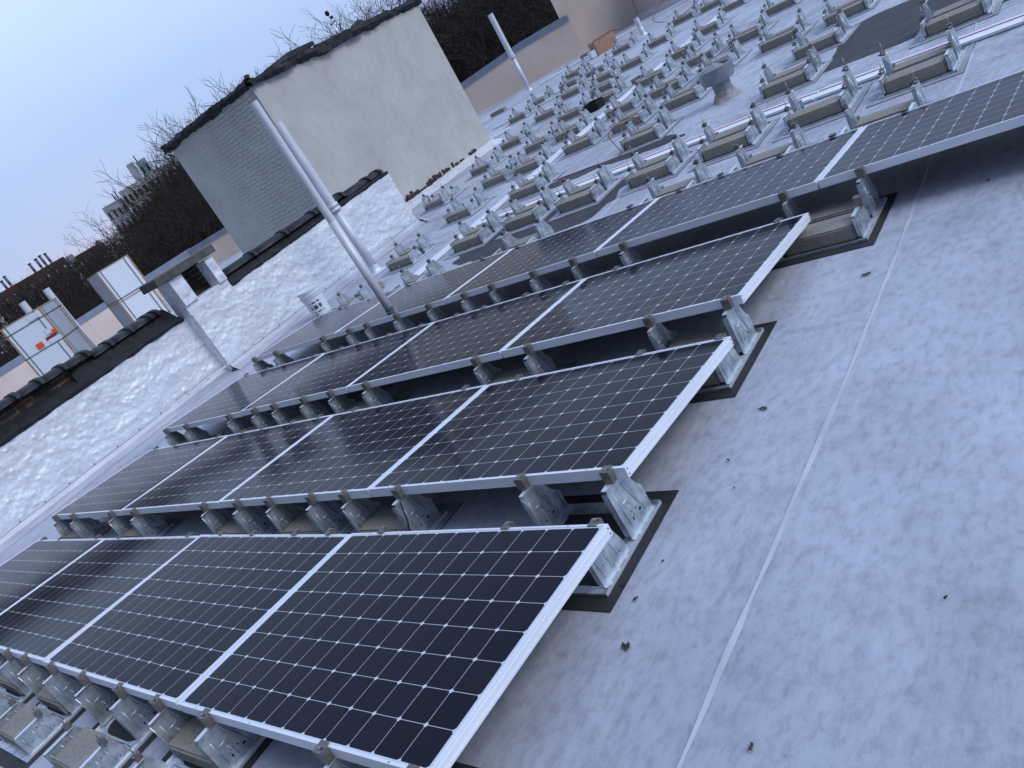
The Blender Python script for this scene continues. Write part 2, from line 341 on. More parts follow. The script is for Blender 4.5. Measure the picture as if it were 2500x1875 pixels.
DZ = {(0,2,'f'):.0057,(0,3,'f'):.0027,(0,2,'n'):.0086,(0,1,'f'):.004,(0,1,'n'):-.0285,(0,0,'f'):.0173,(0,0,'n'):0,(1,0,'n'):.0141,(1,1,'n'):.0062,(1,2,'n'):.006,(1,3,'n'):.0006,(1,4,'n'):.0027,
 (1,0,'f'):-.0016,(1,1,'f'):-.0035,(1,2,'f'):-.0027,(1,3,'f'):-.0015,(1,4,'f'):.0055,(2,0,'n'):.0017,(2,1,'n'):-.0051,(2,2,'n'):-.0008,(2,3,'n'):-.002,(2,4,'n'):-.0023,(2,0,'f'):-.0021,(2,1,'f'):-.0059,
 (2,2,'f'):-.0084,(2,3,'f'):.0004,(2,4,'f'):.0096,(3,0,'n'):-.0071,(3,1,'n'):-.0064,(3,2,'n'):-.007,(3,3,'n'):-.0019,(3,4,'n'):.0062,(3,0,'f'):-.0028,(3,1,'f'):-.0028,(3,2,'f'):-.0019,(3,3,'f'):.0033}
def corner(r, s, e):
    x = -s * (PL + G) + OFF[r]
    return Vector((x, r * ROWP + (PW * math.cos(TIL) if e == 'f' else 0), 0.19 + (PW * math.sin(TIL) if e == 'n' else 0) + DZ.get((r, s, e), 0.0)))
def edge_z(r, x, e):
    """top of the panel edge at world x"""
    s = -(x - OFF[r]) / (PL + G); s0 = math.floor(s); t = s - s0
    return corner(r, s0, e).z * (1 - t) + corner(r, s0 + 1, e).z * t
ROWN = ['front row', 'second row', 'third row', 'back row']
proto = make_panel(); first = True
for r in range(4):
    for s in range(-1 if r == 3 else 0, 4):
        o = proto if first else copy_tree(proto); first = False
        c = {(a, e): corner(r, s + a, e) for a in (0, 1) for e in 'nf'}     # a=0 is the right hand seam
        cen = sum(c.values(), Vector()) / 4
        ex = ((c[(0,'n')] + c[(0,'f')]) - (c[(1,'n')] + c[(1,'f')])).normalized()
        ey = ((c[(0,'f')] + c[(1,'f')]) - (c[(0,'n')] + c[(1,'n')])); ey = (ey - ex * ey.dot(ex)).normalized(); ez = ex.cross(ey)
        mw = Matrix((ex, ey, ez)).transposed().to_4x4(); mw.translation = cen; o.matrix_world = mw
        n = 5 if r == 3 else 4; i = s + (1 if r == 3 else 0)
        ordn = (['rightmost', 'second from the right', 'third from the right', 'second from the left', 'leftmost'] if n == 5 else ['rightmost', 'second from the right', 'second from the left', 'leftmost'])[i]
        extra = {(3, -1): ', cut by the right edge', (0, 0): ', nearest the camera', (0, 3): ', cut by the left edge'}.get((r, s), '')
        o['label'] = 'dark solar panel, %s in the %s%s' % (ordn, ROWN[r], extra)

# ------------------------------------------------------------------ ballast trays (mounting bays)
# local frame: x from the left end of the blocks to the right, y away from the camera
def bracket_mesh(tall, right):
    """plate standing along y; base 0.185 long; flanges and ribs as pressed into the steel"""
    b = MB(); h = .205 if tall else .122; T = .0022
    if tall: prof = [(0, .004), (.19, .004), (.19, .10), (.172, .118), (.128, h), (.012, h), (0, h - .02)]
    else: prof = [(0, .004), (.205, .004), (.195, .05), (.165, h), (.0, h)]
    b.prism(prof, 'x', -T, T)
    sgn = 1 if right else -1
    ribs = [(.035, .035, .03, h - .045), (.150, .02, .095, h - .04), (.085, .02, .07, .10)] if tall else [(.03, .02, .02, h - .02), (.085, .02, .075, h - .02), (.14, .02, .125, h - .02)]
    for y0, z0, y1, z1 in ribs:
        for fx in (1, -1):
            b.tube([(fx * T, y0, z0), (fx * (T + .001), (y0 + y1) / 2, (z0 + z1) / 2), (fx * T, y1, z1)], [.002, .0042, .002], 6)
    if tall:
        for fx in (1, -1):
            b.tube([(fx * T, .045, h - .085), (fx * T, .085, h - .085)], .0028, 5, 1)
            b.tube([(fx * T, .095, h - .03), (fx * T, .115, h - .10)], .0028, 5, 0)
    # bent flange on the near edge, with a rounded outline when tall
    fl = (.024 if right else .036) if tall else .018; dx = -sgn
    k = 7; n = len(b.v)
    for i in range(k + 1):
        z = .02 + (h - .03) * i / k; wv = fl * (math.sin(math.pi * (i + .6) / (k + 1.0)) ** .6 if (tall and not right) else .85)
        b.v += [(dx * T, .0015, z), (dx * (T + wv), -.003, z), (dx * (T + wv), .0, z), (dx * T, .0045, z)]
    for i in range(k):
        a = n + 4 * i
        for q in ((0, 1, 5, 4), (2, 3, 7, 6), (1, 2, 6, 5)): b.f.append(tuple(a + t for t in q)); b.m.append(0); b.sm.append(False)
    # flange on the sloping edge
    if tall: b.prism([(.19, .012), (.1925, .012), (.1925, .10), (.19, .10)], 'x', min(0, dx * .022), max(0, dx * .022))
    # top lip, bright zinc edge
    y1 = .122 if tall else .158
    b.box((min(0, dx * .02), .004, h - .001), (max(0, dx * .02), y1, h + .0016), 1)
    # foot flange welded to the tray
    b.box((min(-T, sgn * .016), 0, .0045), (max(T, sgn * .016), .19 if tall else .2, .0075), 1)
    # punched slots
    hs = [(.075, .075, .008, .004), (.10, .068, .004, .004), (.062, .05, .004, .008), (.12, .05, .009, .005), (.05, .12, .003, .003), (.13, .12, .003, .003)] if tall else [(.10, .09, .004, .004), (.05, .055, .003, .003), (.155, .03, .004, .003)]
    for y, z, a, c in hs:
        for fx in (1, -1):
            x = fx * (T + .0004); pts = [(x, y + a * math.cos(t * math.pi / 4), z + c * math.sin(t * math.pi / 4)) for t in range(8)]
            b.poly(pts if fx > 0 else list(reversed(pts)), 2)
    return b.mesh('bracket', [M_galv, M_lip, M_hole])
ME_BR = {(t, r): bracket_mesh(t, r) for t in (True, False) for r in (True, False)}
def clamp_mesh(panel, tall):
    b = MB()
    if panel:   # closed on the frame: body outside the frame and a tongue over its top
        if tall: b.box((-.021, -.032, -.047), (.021, -.002, .003)); b.box((-.021, -.032, .0032), (.021, .012, .0072))
        else: b.box((-.02, .002, -.05), (.02, .030, .003)); b.box((-.02, -.012, .0032), (.02, .030, .0072))
        y = -.017 if tall else .016
        b.tube([(0, y, .0073), (0, y, .0115)], .0062, 6, 1); b.box((.012, y - .004, .0072), (.017, y + .006, .0095), 2); b.box((-.0215, y - .004, -.02), (-.0205, y + .004, -.012), 2)
    else:       # waiting for a panel: channel standing open on a long bolt
        b.box((-.014, -.015, -.0), (.014, .015, .005)); b.box((-.014, -.015, .0055), (-.010, .015, .028)); b.box((.010, -.015, .0055), (.014, .015, .028)); b.box((-.016, -.017, .0285), (.016, .017, .0315))
        b.tube([(0, 0, -.02), (.002, -.002, .095)], .0026, 6, 1); b.tube([(0, 0, .032), (0, 0, .038)], .007, 6, 1)
        b.box((-.032, -.003, .004), (-.0175, .003, .016), 0)
    return b.mesh('clamp', [M_clamp, M_bolt, M_hole])
ME_CL = {(p, t): clamp_mesh(p, t) for p in (True, False) for t in (True, False)}
def tray_mesh():
    b = MB(); x0, x1, y0, y1 = -.04, .458, -.035, .455
    for a, c in (((x0, y0, .006), (x1, y0 + .045, .0085)), ((x0, y1 - .05, .006), (x1, y1, .0085)), ((x0, y0 + .045, .006), (x0 + .06, y1 - .05, .0085)), ((x1 - .065, y0 + .045, .006), (x1, y1 - .05, .0085))): b.box(a, c)
    # pressed web between the two pockets, with curved gussets
    ym = .213
    pts = []
    def arc(cx, cy, sx, sy):
        return [(cx + sx * .075 * (1 - math.sin(t)), cy + sy * .05 * (1 - math.cos(t))) for t in [math.pi / 2 * i / 4 for i in range(5)]]
    b.box((x0 + .06, ym - .012, .006), (x1 - .065, ym + .012, .0085)); b.box((x0 + .06, ym - .002, .0085), (x1 - .065, ym + .002, .022))
    for cx, sx in ((x0 + .06, 1), (x1 - .065, -1)):
        for sy in (1, -1):
            P = [(cx, ym + sy * .012)] + [(cx + sx * .085 * math.cos(t), ym + sy * (.012 + .07 * (1 - math.sin(t)) * 0 + 0)) for t in (0,)] + [(cx + sx * .085 * (1 - math.sin(t)), ym + sy * (.012 + .06 * (1 - math.cos(t)))) for t in [math.pi / 2 * i / 5 for i in range(6)]]
            b.prism(P if sx * sy < 0 else list(reversed(P)), 'z', .006, .0085)
    # upturned rim
    b.box((x1 - .0022, y0, .0087), (x1, y1, .020), 1); b.box((x0, y0, .0087), (x0 + .0022, y1, .020), 1); b.box((x0 + .003, y0, .0087), (x1 - .003, y0 + .0022, .018), 0); b.box((x0 + .003, y1 - .0022, .0087), (x1 - .003, y1, .024), 0)
    for k in range(7):   # stiffening dimples along the right rim
        y = y0 + .05 + k * .065; b.box((x1 - .024, y, .0086), (x1 - .004, y + .018, .013), 1)
    for k in range(6): x = x0 + .09 + k * .06; b.box((x, y1 - .0005, .011), (x + .02, y1 + .0006, .018), 2)
    b.lathe([(0, .004), (.02, .004), (.022, 0)], 14, 1, (x1 - .03, ym, .0086)); 
    return b.mesh('tray_pan', [M_galv, M_lip, M_hole])
ME_TR = tray_mesh()
def link(name, me, parent, loc=(0, 0, 0)):
    o = bpy.data.objects.new(name, me); COL.objects.link(o); o.parent = parent; o.location = loc; return o
def make_bay(panel):
    root = empty('ballast_tray', (0, 0, 0), 'x', 'ballast tray', 'ballast trays')
    link('tray_pan', ME_TR, root)
    for rt in (True, False):
        x = .425 if rt else -.014
        s = link('short_bracket', ME_BR[(False, rt)], root, (x, .0, .004)); t = link('tall_bracket', ME_BR[(True, rt)], root, (x, .245, .004))
        if panel:
            link('clamp', ME_CL[(True, False)], s, (0, .135, 0)); link('clamp', ME_CL[(True, True)], t, (0, .075, 0))
        else:
            link('clamp', ME_CL[(False, False)], s, (0, .145, .1225)); link('clamp', ME_CL[(False, True)], t, (0, .06, .2065))
    return root
def block_mesh():
    import bmesh
    bm = bmesh.new(); bmesh.ops.create_cube(bm, size=1)
    bmesh.ops.scale(bm, vec=(.392, .188, .084), verts=bm.verts); bmesh.ops.translate(bm, vec=(.1985, .095, .042), verts=bm.verts)
    bmesh.ops.bevel(bm, geom=[e for e in bm.edges], offset=.009, segments=2, affect='EDGES')
    me = bpy.data.meshes.new('concrete_block'); bm.to_mesh(me); bm.free(); me.materials.append(M_conc); return me
ME_BL = [block_mesh() for _ in range(1)]
def mat_mesh(dark):
    b = MB(); b.box((-.12, -.10, 0.0), (.50, .53, .0052), 0)
    b.f = [f for f in b.f]; 
    for i in (2, 3, 4, 5): b.m[i] = 1
    return b.mesh('rubber_pad', [M_matblk if dark else M_matgry, M_matblk])
ME_MT = {True: mat_mesh(True), False: mat_mesh(False)}
PB, UB = make_bay(True), make_bay(False); used = {PB: False, UB: False}
def place_bay(x, y, panelrow=None, farrow=None, blocks='nf', lab='', dark=False, sc=1.0, rz=0.0, matp=True):
    """panelrow: row whose near edge stands on the tall brackets; farrow: row whose far edge sits on the short ones"""
    proto_ = PB if (panelrow is not None or farrow is not None) else UB
    if used[proto_]: o = copy_tree(proto_)
    else: o = proto_; used[proto_] = True
    o.location = (x, y, .0); o.scale = (sc, sc, sc); o.rotation_euler.z = rz
    nb = len(blocks)
    what = {0: 'empty', 1: 'one block', 2: 'two block'}[nb]
    o['label'] = '%s steel tray, %s' % (what, lab); o['group'] = 'ballast trays on the roof'
    if proto_ is PB:
        for b in [c for c in o.children]:
            if not b.children: continue
            cl = b.children[0]
            if b.name.startswith('tall_bracket'):
                on, row, e, dz, h, yy, pw = panelrow is not None, panelrow, 'n', .05, .205, .245, 0
            elif b.name.startswith('short_bracket'):
                on, row, e, dz, h, yy, pw = farrow is not None, farrow, 'f', .048, .122, 0, PW * math.cos(TIL)
            else: continue
            tall = e == 'n'
            if on:
                zt = edge_z(row, x + b.location.x, e); b.scale.z = (zt - dz - .004) / h; cl.scale.z = 1 / b.scale.z
                cl.data = ME_CL[(True, tall)]; cl.location = (0, row * ROWP + pw - y - yy, (zt - .004) / b.scale.z)
            else:
                b.scale.z = cl.scale.z = 1; cl.data = ME_CL[(False, tall)]; cl.location = (0, .06, .2065) if tall else (0, .145, .1225)
    Mx = Matrix.Translation((x, y, 0)) @ Matrix.Rotation(rz, 4, 'Z') @ Matrix.Scale(sc, 4)
    for c in blocks:
        bo = bpy.data.objects.new('concrete_block', ME_BL[0]); COL.objects.link(bo)
        bo.matrix_world = Mx @ Matrix.Translation((random.uniform(0, .006), (0.005 if c == 'n' else .236) + random.uniform(-.003, .003), .0088)) @ Matrix.Rotation(random.uniform(-.008, .008), 4, 'Z')
        tag(bo, 'concrete block, %s in tray %s' % ('nearer one' if c == 'n' else 'farther one', lab), 'concrete block', 'concrete blocks lying in the trays')
    if matp:
        mo = bpy.data.objects.new('rubber_pad', ME_MT[dark]); COL.objects.link(mo); mo.matrix_world = Mx
        tag(mo, '%s pad under tray %s' % ('black' if dark else 'silvered', lab), 'roof pad', 'slip pads under the trays')
ORD = ['leftmost', 'second from left', 'third from left', 'fourth from left', 'fifth from left', 'sixth from left', 'seventh from left', 'eighth from left', 'ninth from left']
def ordl(i, n): return 'rightmost' if i == n - 1 else ORD[i]
B0 = [(-4.2, 'nf'), (-3.43, 'nf'), (-2.56, 'n'), (-1.74, 'f'), (-.5, 'nf')]
B1 = [(-6.15, 'nf'), (-4.87, 'nf'), (-3.31, 'nf'), (-2.5, 'nf'), (-1.75, 'nf'), (-.5, '')]
B2 = [(-6.15, 'nf'), (-4.87, 'nf'), (-4.12, 'nf'), (-3.31, 'nf'), (-1.75, 'nf'), (-.48, 'nf')]
B3 = [(-6.18, 'nf'), (-4.87, 'nf'), (-4.16, 'nf'), (-3.29, 'nf'), (-2.54, 'nf'), (-1.72, 'nf'), (-.15, 'nf')]
GAPN = ['in front of the front panel row', 'between the front and second panel rows', 'between the second and third panel rows', 'between the third and back panel rows']
for k, rows in enumerate((B0, B1, B2, B3)):
    y = k * ROWP - .32 - (.0 if k else .02)
    for i, (x, bk) in enumerate(rows):
        dk = (k == 0) or (i == len(rows) - 1) 
        place_bay(x + .005, y, k, k - 1 if k else None, bk, '%s %s' % (ordl(i, len(rows)), GAPN[k]), dk, matp=True)
B4 = [(-6.3, 'nf'), (-5.08, 'nf'), (-3.51, 'nf'), (-1.81, 'nf'), (-1.0, 'nf'), (-.17, 'nf')]
for i, (x, bk) in enumerate(B4):
    place_bay(x + .02, 4.9, None, 3, bk, '%s behind the back panel row' % ordl(i, len(B4)), False, sc=1.04)
BARE = [
 [(-6.49, 6.28), (-5.01, 6.02), (-4.21, 6.09), (-3.40, 6.04), (-2.49, 6.00), (-1.69, 5.99), (-.88, 5.97), (-.12, 5.99)],
 [(-6.53, 7.69), (-5.07, 7.44), (-3.43, 7.71), (-1.60, 7.49), (-.05, 7.32)],
 [(-8.38, 9.31), (-6.81, 9.06), (-6.07, 8.96), (-5.06, 8.92), (-4.25, 8.96), (-3.43, 8.97), (-1.62, 8.71)],
 [(-8.32, 10.65), (-6.86, 10.48), (-6.08, 10.29), (-5.07, 10.32), (-4.25, 10.27), (-3.41, 10.18), (-2.47, 10.07), (-1.59, 9.92)],
 [(-8.55, 12.04), (-7.14, 12.12), (-6.33, 12.06), (-5.24, 11.86), (-4.27, 11.63), (-3.50, 11.64)],
 [(-8.72, 13.66), (-7.22, 13.59), (-5.25, 13.22), (-3.40, 13.09)],
 [(-10.87, 15.63), (-9.01, 15.27), (-8.11, 15.24), (-7.29, 15.16), (-5.35, 14.65)],
 [(-11.02, 16.82), (-10.27, 17.28), (-9.39, 17.21), (-7.42, 16.78), (-5.49, 16.53)],
 [(-11.30, 19.28), (-9.69, 19.31), (-7.70, 19.00), (-6.83, 18.71)]]
ONE = {(-6.53, 7.69), (-1.62, 8.71), (-.88, 5.97), (-8.32, 10.65), (-5.07, 10.32), (-4.27, 11.63), (-5.49, 16.53), (-3.40, 13.09)}
for r, rows in enumerate(BARE):
    for i, (x, y) in enumerate(rows):
        flip = (x, y) == (-8.38, 9.31)
        lab = '%s in bare row %d behind the panels' % (ordl(i, len(rows)), r + 1)
        sc = 1.09 + .010 * max(0, y - 6)
        if flip: place_bay(x + .42, y + .46, blocks='f', lab=lab, rz=math.pi, sc=sc)
        else: place_bay(x + .005, y - .012, blocks='n' if (x, y) in ONE else 'nf', lab=lab, sc=sc, rz=random.uniform(-.02, .02))
for i, (x, y, rz, lb) in enumerate([(-6.45, 5.5, .1, 'loose tan concrete block lying by the thin white pipe behind the back panel row'), (-5.84, 12.73, .05, 'loose concrete block lying beside the white wire tray among the bare trays'), (-14.5, 19.6, .15, 'loose concrete block near the foot of the tan parapet beside the stucco building'), (-13.3, 23.6, .1, 'loose concrete block at the tan parapet beside the open cardboard box')]):
    bo = bpy.data.objects.new('concrete_block', ME_BL[0]); COL.objects.link(bo); bo.location = (x, y, 0); bo.rotation_euler.z = rz
    if i > 1: bo.scale = (1.3, 1.3, 1.3)
    tag(bo, lb, 'concrete block', 'loose concrete blocks')

# ------------------------------------------------------------------ silver coated parapet wall on the left
XL, XR, YS = -8.05, -7.87, 4.33
def lumpy(y0, y1, z0, z1f, xf, step=.016):
    """rough trowelled face: a displaced grid with real relief"""
    b = MB(); ny = int((y1 - y0) / step); nz = 56
    for j in range(nz + 1):
        for i in range(ny + 1):
            y = y0 + (y1 - y0) * i / ny; t = j / nz; z = z0 + (z1f(y) - z0) * t
            p = Vector((y * 1.0, z * 1.7, 1.3))
            d = .022 * noise.noise(p * 1.3) + .011 * noise.noise(p * 5.5) + .006 * noise.noise(Vector((y * 12 + z * 3, z * 17, 4))) + .005 * noise.noise(Vector((y * 26, z * 30, 9)))
            bl = noise.noise(Vector((y * 21, z * 21, 7))); d += .009 * max(0, bl - .25) * 3
            e = min(1, min(t, 1 - t) * 9)
            b.v.append((xf(y, z) + d * (.35 + .65 * e), y, z))
    for j in range(nz):
        for i in range(ny):
            a = j * (ny + 1) + i; b.f.append((a, a + 1, a + ny + 2, a + ny + 1)); b.m.append(0); b.sm.append(True)
    return b
pw = empty('silver_parapet', (XL - .2, 1.0, 0), 'low parapet wall coated in rough silver paint with tarred clay coping, left of the panels', 'parapet wall')
def child(b, name, m, root, **k):
    o = b.build(name, m, root, **k); o.matrix_parent_inverse = Matrix.Translation(-root.location) if root.rotation_euler.z == 0 else root.matrix_world.inverted(); return o
topL = lambda y: .865 + .012 * noise.noise(Vector((y * 3, 0, 0)))
topR = lambda y: (.99 if y < 5.035 else .875 + (y - 5) * .018) + .012 * noise.noise(Vector((y * 3, 5, 0)))
child(lumpy(-5.5, YS, .05, topL, lambda y, z: XL - .02 * z), 'coated_face', M_silver, pw)
child(lumpy(YS, 8.47, .05, topR, lambda y, z: XR - .02 * z), 'coated_face', M_silver, pw)
b = MB()
b.box((XL - .36, -5.5, 0), (XL - .03, YS, .845)); b.box((XL - .36, YS, 0), (XR - .05, 8.44, .86)); child(b, 'wall_core', M_silver, pw)
b = MB()
def rough_quad(b, p0, p1, z0, z1, nrm, n=10, m=22, amp=.02):
    k = len(b.v)
    for j in range(m + 1):
        for i in range(n + 1):
            t, u = i / n, j / m; x = p0[0] + (p1[0] - p0[0]) * t; y = p0[1] + (p1[1] - p0[1]) * t; z = z0 + (z1 - z0) * u
            d = amp * (noise.noise(Vector((x * 6, y * 6, z * 6))) + .5 * noise.noise(Vector((x * 19, y * 19, z * 19)))) * (1 if 0 < i < n and 0 < j < m else 0)
            b.v.append((x + nrm[0] * d, y + nrm[1] * d, z))
    for j in range(m):
        for i in range(n):
            a = k + j * (n + 1) + i; b.f.append((a, a + 1, a + n + 2, a + n + 1)); b.m.append(0); b.sm.append(True)
rough_quad(b, (XR - .02, 8.47), (XR - .50, 8.5), .02, .93, (0, 1)); child(b, 'end_face', M_silver, pw); b = MB(); rough_quad(b, (XL - .06, YS), (XR + .004, YS), .03, .86, (0, -1), 8, 24, .008)
child(b, 'chimney_return', M_silver, pw)
# cant strip: sloped flashing at the foot with a termination bar
M_cant = noisy('cant_flashing', (0.40, 0.41, 0.46), (0.54, 0.55, 0.61), 6, 0.45, 0.2, 0.3, 0.01, 5, (1, .4, 1))
b = MB()
def cant(y0, y1, x):
    n = int((y1 - y0) / .12)
    for i in range(n):
        a, c = y0 + (y1 - y0) * i / n, y0 + (y1 - y0) * (i + 1) / n
        fa, fc = .16 + .015 * noise.noise(Vector((a * 3, 2, 2))), .16 + .015 * noise.noise(Vector((c * 3, 2, 2)))
        b.poly([(x + fa, a, .003), (x + fc, c, .003), (x + .055, c, .055), (x + .055, a, .055)], 0, True)
        b.poly([(x + .055, a, .055), (x + .055, c, .055), (x + .018, c, .115), (x + .018, a, .115)], 0, True)
cant(-5.5, YS, XL); cant(YS, 8.47, XR)
b.poly([(XR + .2, 8.47, .003), (XR + .14, 8.62, .003), (XR - .4, 8.66, .003), (XR - .4, 8.5, .11), (XR + .02, 8.48, .11)], 0)
child(b, 'cant_flashing', M_cant, pw)
b = MB(); y = -5.5
while y < 8.3:
    l = 1.15 + .25 * random.random(); x = (XL if y + l < YS + .2 else XR) + .02
    b.box((x, y, .112), (x + .012, min(y + l, 8.44), .135)); 
    for k in range(4): yy = y + l * (k + .5) / 4; b.box((x + .0122, yy, .118), (x + .017, yy + .012, .130), 1)
    y += l + .02
child(b, 'termination_bar', [M_lip, M_hole], pw)
# brick band above the tar, left part only
M_brk = mat('old_brick', (.05, .03, .025), .9)
bt = N(M_brk, 'ShaderNodeTexBrick'); t_ = N(M_brk, 'ShaderNodeTexCoord'); mp_ = N(M_brk, 'ShaderNodeMapping'); mp_.inputs['Rotation'].default_value = (0, R_(90), R_(90))
sx = N(M_brk, 'ShaderNodeSeparateXYZ'); cx = N(M_brk, 'ShaderNodeCombineXYZ'); L(M_brk, t_.outputs['Object'], sx.inputs[0]); L(M_brk, math_(M_brk, 'ADD', sx.outputs['Y'], sx.outputs['X']), cx.inputs[0]); L(M_brk, sx.outputs['Z'], cx.inputs[1])
L(M_brk, cx.outputs[0], bt.inputs[0])
for k, v in (('Scale', 1.0), ('Brick Width', .205), ('Row Height', .068), ('Mortar Size', .008), ('Mortar Smooth', .2)): bt.inputs[k].default_value = v
bt.inputs['Color1'].default_value = (.028, .018, .016, 1); bt.inputs['Color2'].default_value = (.05, .028, .022, 1); bt.inputs['Mortar'].default_value = (.15, .105, .075, 1)
f_ = noise_tex(M_brk, 6, 5, .6)
L(M_brk, mixc(M_brk, ramp(M_brk, f_, [(.42, (0, 0, 0)), (.6, (1, 1, 1))]), bt.outputs['Color'], (.014, .013, .014)), BS(M_brk).inputs['Base Color']); bump(M_brk, bt.outputs['Fac'], -.6, .01)
b = MB(); b.box((XL - .42, -5.5, .98), (XL - .30, 3.1, 1.17)); child(b, 'brick_band', M_brk, pw)
# tar: irregular slope from the silver edge up to the coping
def tar_strip(y0, y1, prof, amp=.02, name='tar_flashing'):
    b = MB(); n = int((y1 - y0) / .05); k = len(prof(y0))
    for i in range(n + 1):
        y = y0 + (y1 - y0) * i / n
        for q, (x, z) in enumerate(prof(y)):
            s = noise.noise(Vector((y * 4, q * 3.3, 1))) + .6 * noise.noise(Vector((y * 13, q * 2.1, 8)))
            b.v.append((x + amp * s, y, z + amp * .8 * noise.noise(Vector((y * 5, q * 7.7, 3)))))
    for i in range(n):
        for q in range(k - 1):
            a = i * k + q; b.f.append((a, a + k, a + k + 1, a + 1)); b.m.append(0); b.sm.append(False)
    b.f.append(tuple(range(k - 1, -1, -1))); b.f.append(tuple(n * k + q for q in range(k))); b.m += [0, 0]; b.sm += [False, False]
    return child(b, name, M_tar, pw)
tar_strip(-5.5, 4.30, lambda y: [(XL - .01, .85), (XL + .012, .885 + .012 * math.sin(y * 7)), (XL - .12, .93), (XL - .29, .985 + (.10 if y > 2.9 else 0)), (XL - .34, .97 + (.12 if y > 2.9 else 0)), (XL - .42, .9), (XL - .42, .8)])
tar_strip(5.04, 8.46, lambda y: [(XR - .02, .87 + (y - 5) * .018), (XR + .012, .90 + (y - 5) * .018), (XR - .10, .985), (XR - .22, 1.07 - (.05 if y > 7 else 0)), (XR - .33, 1.06), (XR - .40, .95), (XR - .40, .8)], .022)
# clay coping tiles smeared with tar
M_tile = noisy('tarred_clay_tile', (.007, .0075, .009), (.026, .028, .033), 6, .6, 0, .5, .02)
def tiles(y0, y1, x, z, ln=.33, w_=.20, zf=None):
    b = MB(); y = y0
    while y < y1 - .05:
        e = min(y + ln, y1); zz = (zf(y) if zf else z); seg = 8
        for (ya, yb, k) in ((y, e - .06, 1.0), (e - .06, e, 1.17)):
            n0 = len(b.v)
            for yy in (ya, yb):
                for i in range(seg + 1):
                    t = math.pi * i / seg; r = 1 + .05 * noise.noise(Vector((yy * 6, i, 2)))
                    b.v.append((x + w_ * k * math.cos(t) * r, yy, zz + .078 * k * math.sin(t) * r + .008 * noise.noise(Vector((yy * 9, i, 5)))))
            for i in range(seg): b.f.append((n0 + i, n0 + i + 1, n0 + seg + 2 + i, n0 + seg + 1 + i)); b.m.append(0); b.sm.append(True)
            b.f.append(tuple(range(n0 + seg, n0 - 1, -1))); b.f.append(tuple(range(n0 + seg + 1, n0 + 2 * seg + 2))); b.m += [0, 0]; b.sm += [False, False]
        y = e
    return child(b, 'coping_tiles', M_tile, pw)
tiles(-5.5, 4.2, XL - .40, 0, .30, .20, lambda y: 1.165 if y < 1.6 else (1.165 - .04 * (y - 1.6) if y < 2.9 else 1.06))
tiles(5.05, 8.42, XR - .22, 0, .62, .15, lambda y: 1.02 if y < 7.2 else .99)

# chimney rising out of the wall
ch = empty('chimney', (XR - .2, 4.7, .85), 'short silver coated chimney with flat slab cap and dark flue opening, rising from the parapet', 'chimney')
b = MB()
def rbox(b, a, c, amp=.012, n=7):
    (x0, y0, z0), (x1, y1, z1) = a, c
    rough_quad(b, (x1, y0), (x1, y1), z0, z1, (1, 0), n, n * 2, amp); rough_quad(b, (x0, y0), (x1, y0), z0, z1, (0, -1), n, n * 2, amp); rough_quad(b, (x1, y1), (x0, y1), z0, z1, (0, 1), n, n * 2, amp); rough_quad(b, (x0, y1), (x0, y0), z0, z1, (-1, 0), n, n * 2, amp)
    k = len(b.v); b.v += [(x0, y0, z1), (x1, y0, z1), (x1, y1, z1), (x0, y1, z1)]; b.f.append((k, k + 1, k + 2, k + 3)); b.m.append(0); b.sm.append(False)
rbox(b, (XR - .34, 4.335, .80), (XR - .025, 5.035, .995)); rbox(b, (XR - .34, 4.335, .99), (XR + .008, 4.53, 1.345), .02); rbox(b, (XR - .22, 4.90, .99), (XR + .008, 5.03, 1.33), .02)
child(b, 'coated_stack', M_silver, ch)
b = MB(); b.box((XR - .50, 4.62, .90), (XR - .35, 5.02, 1.34)); child(b, 'flue_brick', M_brk, ch)
b = MB(); b.box((XR - .38, 4.16, 1.352), (XR + .06, 5.10, 1.455)); child(b, 'cap_slab', noisy('weathered_slab', (.06, .06, .058), (.11, .11, .105), 8, .9, 0, .3), ch, bevel=.008)

# ------------------------------------------------------------------ stucco bulkhead building
HX, HY0, HY1, HX2, HZ = -10.0, 8.78, 13.62, -13.12, 3.17
M_stuc = mat('grey_stucco', (.33, .35, .345), .88)
f1 = noise_tex(M_stuc, 1.3, 6, .62, (1, 1, .8), .5); f2 = noise_tex(M_stuc, 8, 5, .6, (1, 1, .5), 1.2); f3 = noise_tex(M_stuc, 3.2, 3, .5, (3.0, 3.0, .35), 2.0)
c_ = ramp(M_stuc, f1, [(.3, (.43, .42, .385)), (.55, (.49, .482, .445)), (.75, (.525, .515, .48))]); c_ = mixc(M_stuc, .35, c_, ramp(M_stuc, f2, [(.3, (.75, .74, .74)), (.6, (1.05, 1.05, 1.05))]), 'MULTIPLY')
c_ = mixc(M_stuc, math_(M_stuc, 'MULTIPLY', ramp(M_stuc, f3, [(.492, (0, 0, 0)), (.50, (1, 1, 1)), (.508, (0, 0, 0))]), .3), c_, (.66, .66, .64)); L(M_stuc, c_, BS(M_stuc).inputs['Base Color']); bump(M_stuc, f2, .18, .01)
M_pbrk = mat('painted_brick', (.3, .32, .31), .85)
bt = N(M_pbrk, 'ShaderNodeTexBrick'); t_ = N(M_pbrk, 'ShaderNodeTexCoord'); sx = N(M_pbrk, 'ShaderNodeSeparateXYZ'); cx = N(M_pbrk, 'ShaderNodeCombineXYZ'); L(M_pbrk, t_.outputs['Object'], sx.inputs[0])
nn = noise_tex(M_pbrk, 5, 4, .6); wv_ = math_(M_pbrk, 'MULTIPLY', nn, .10)
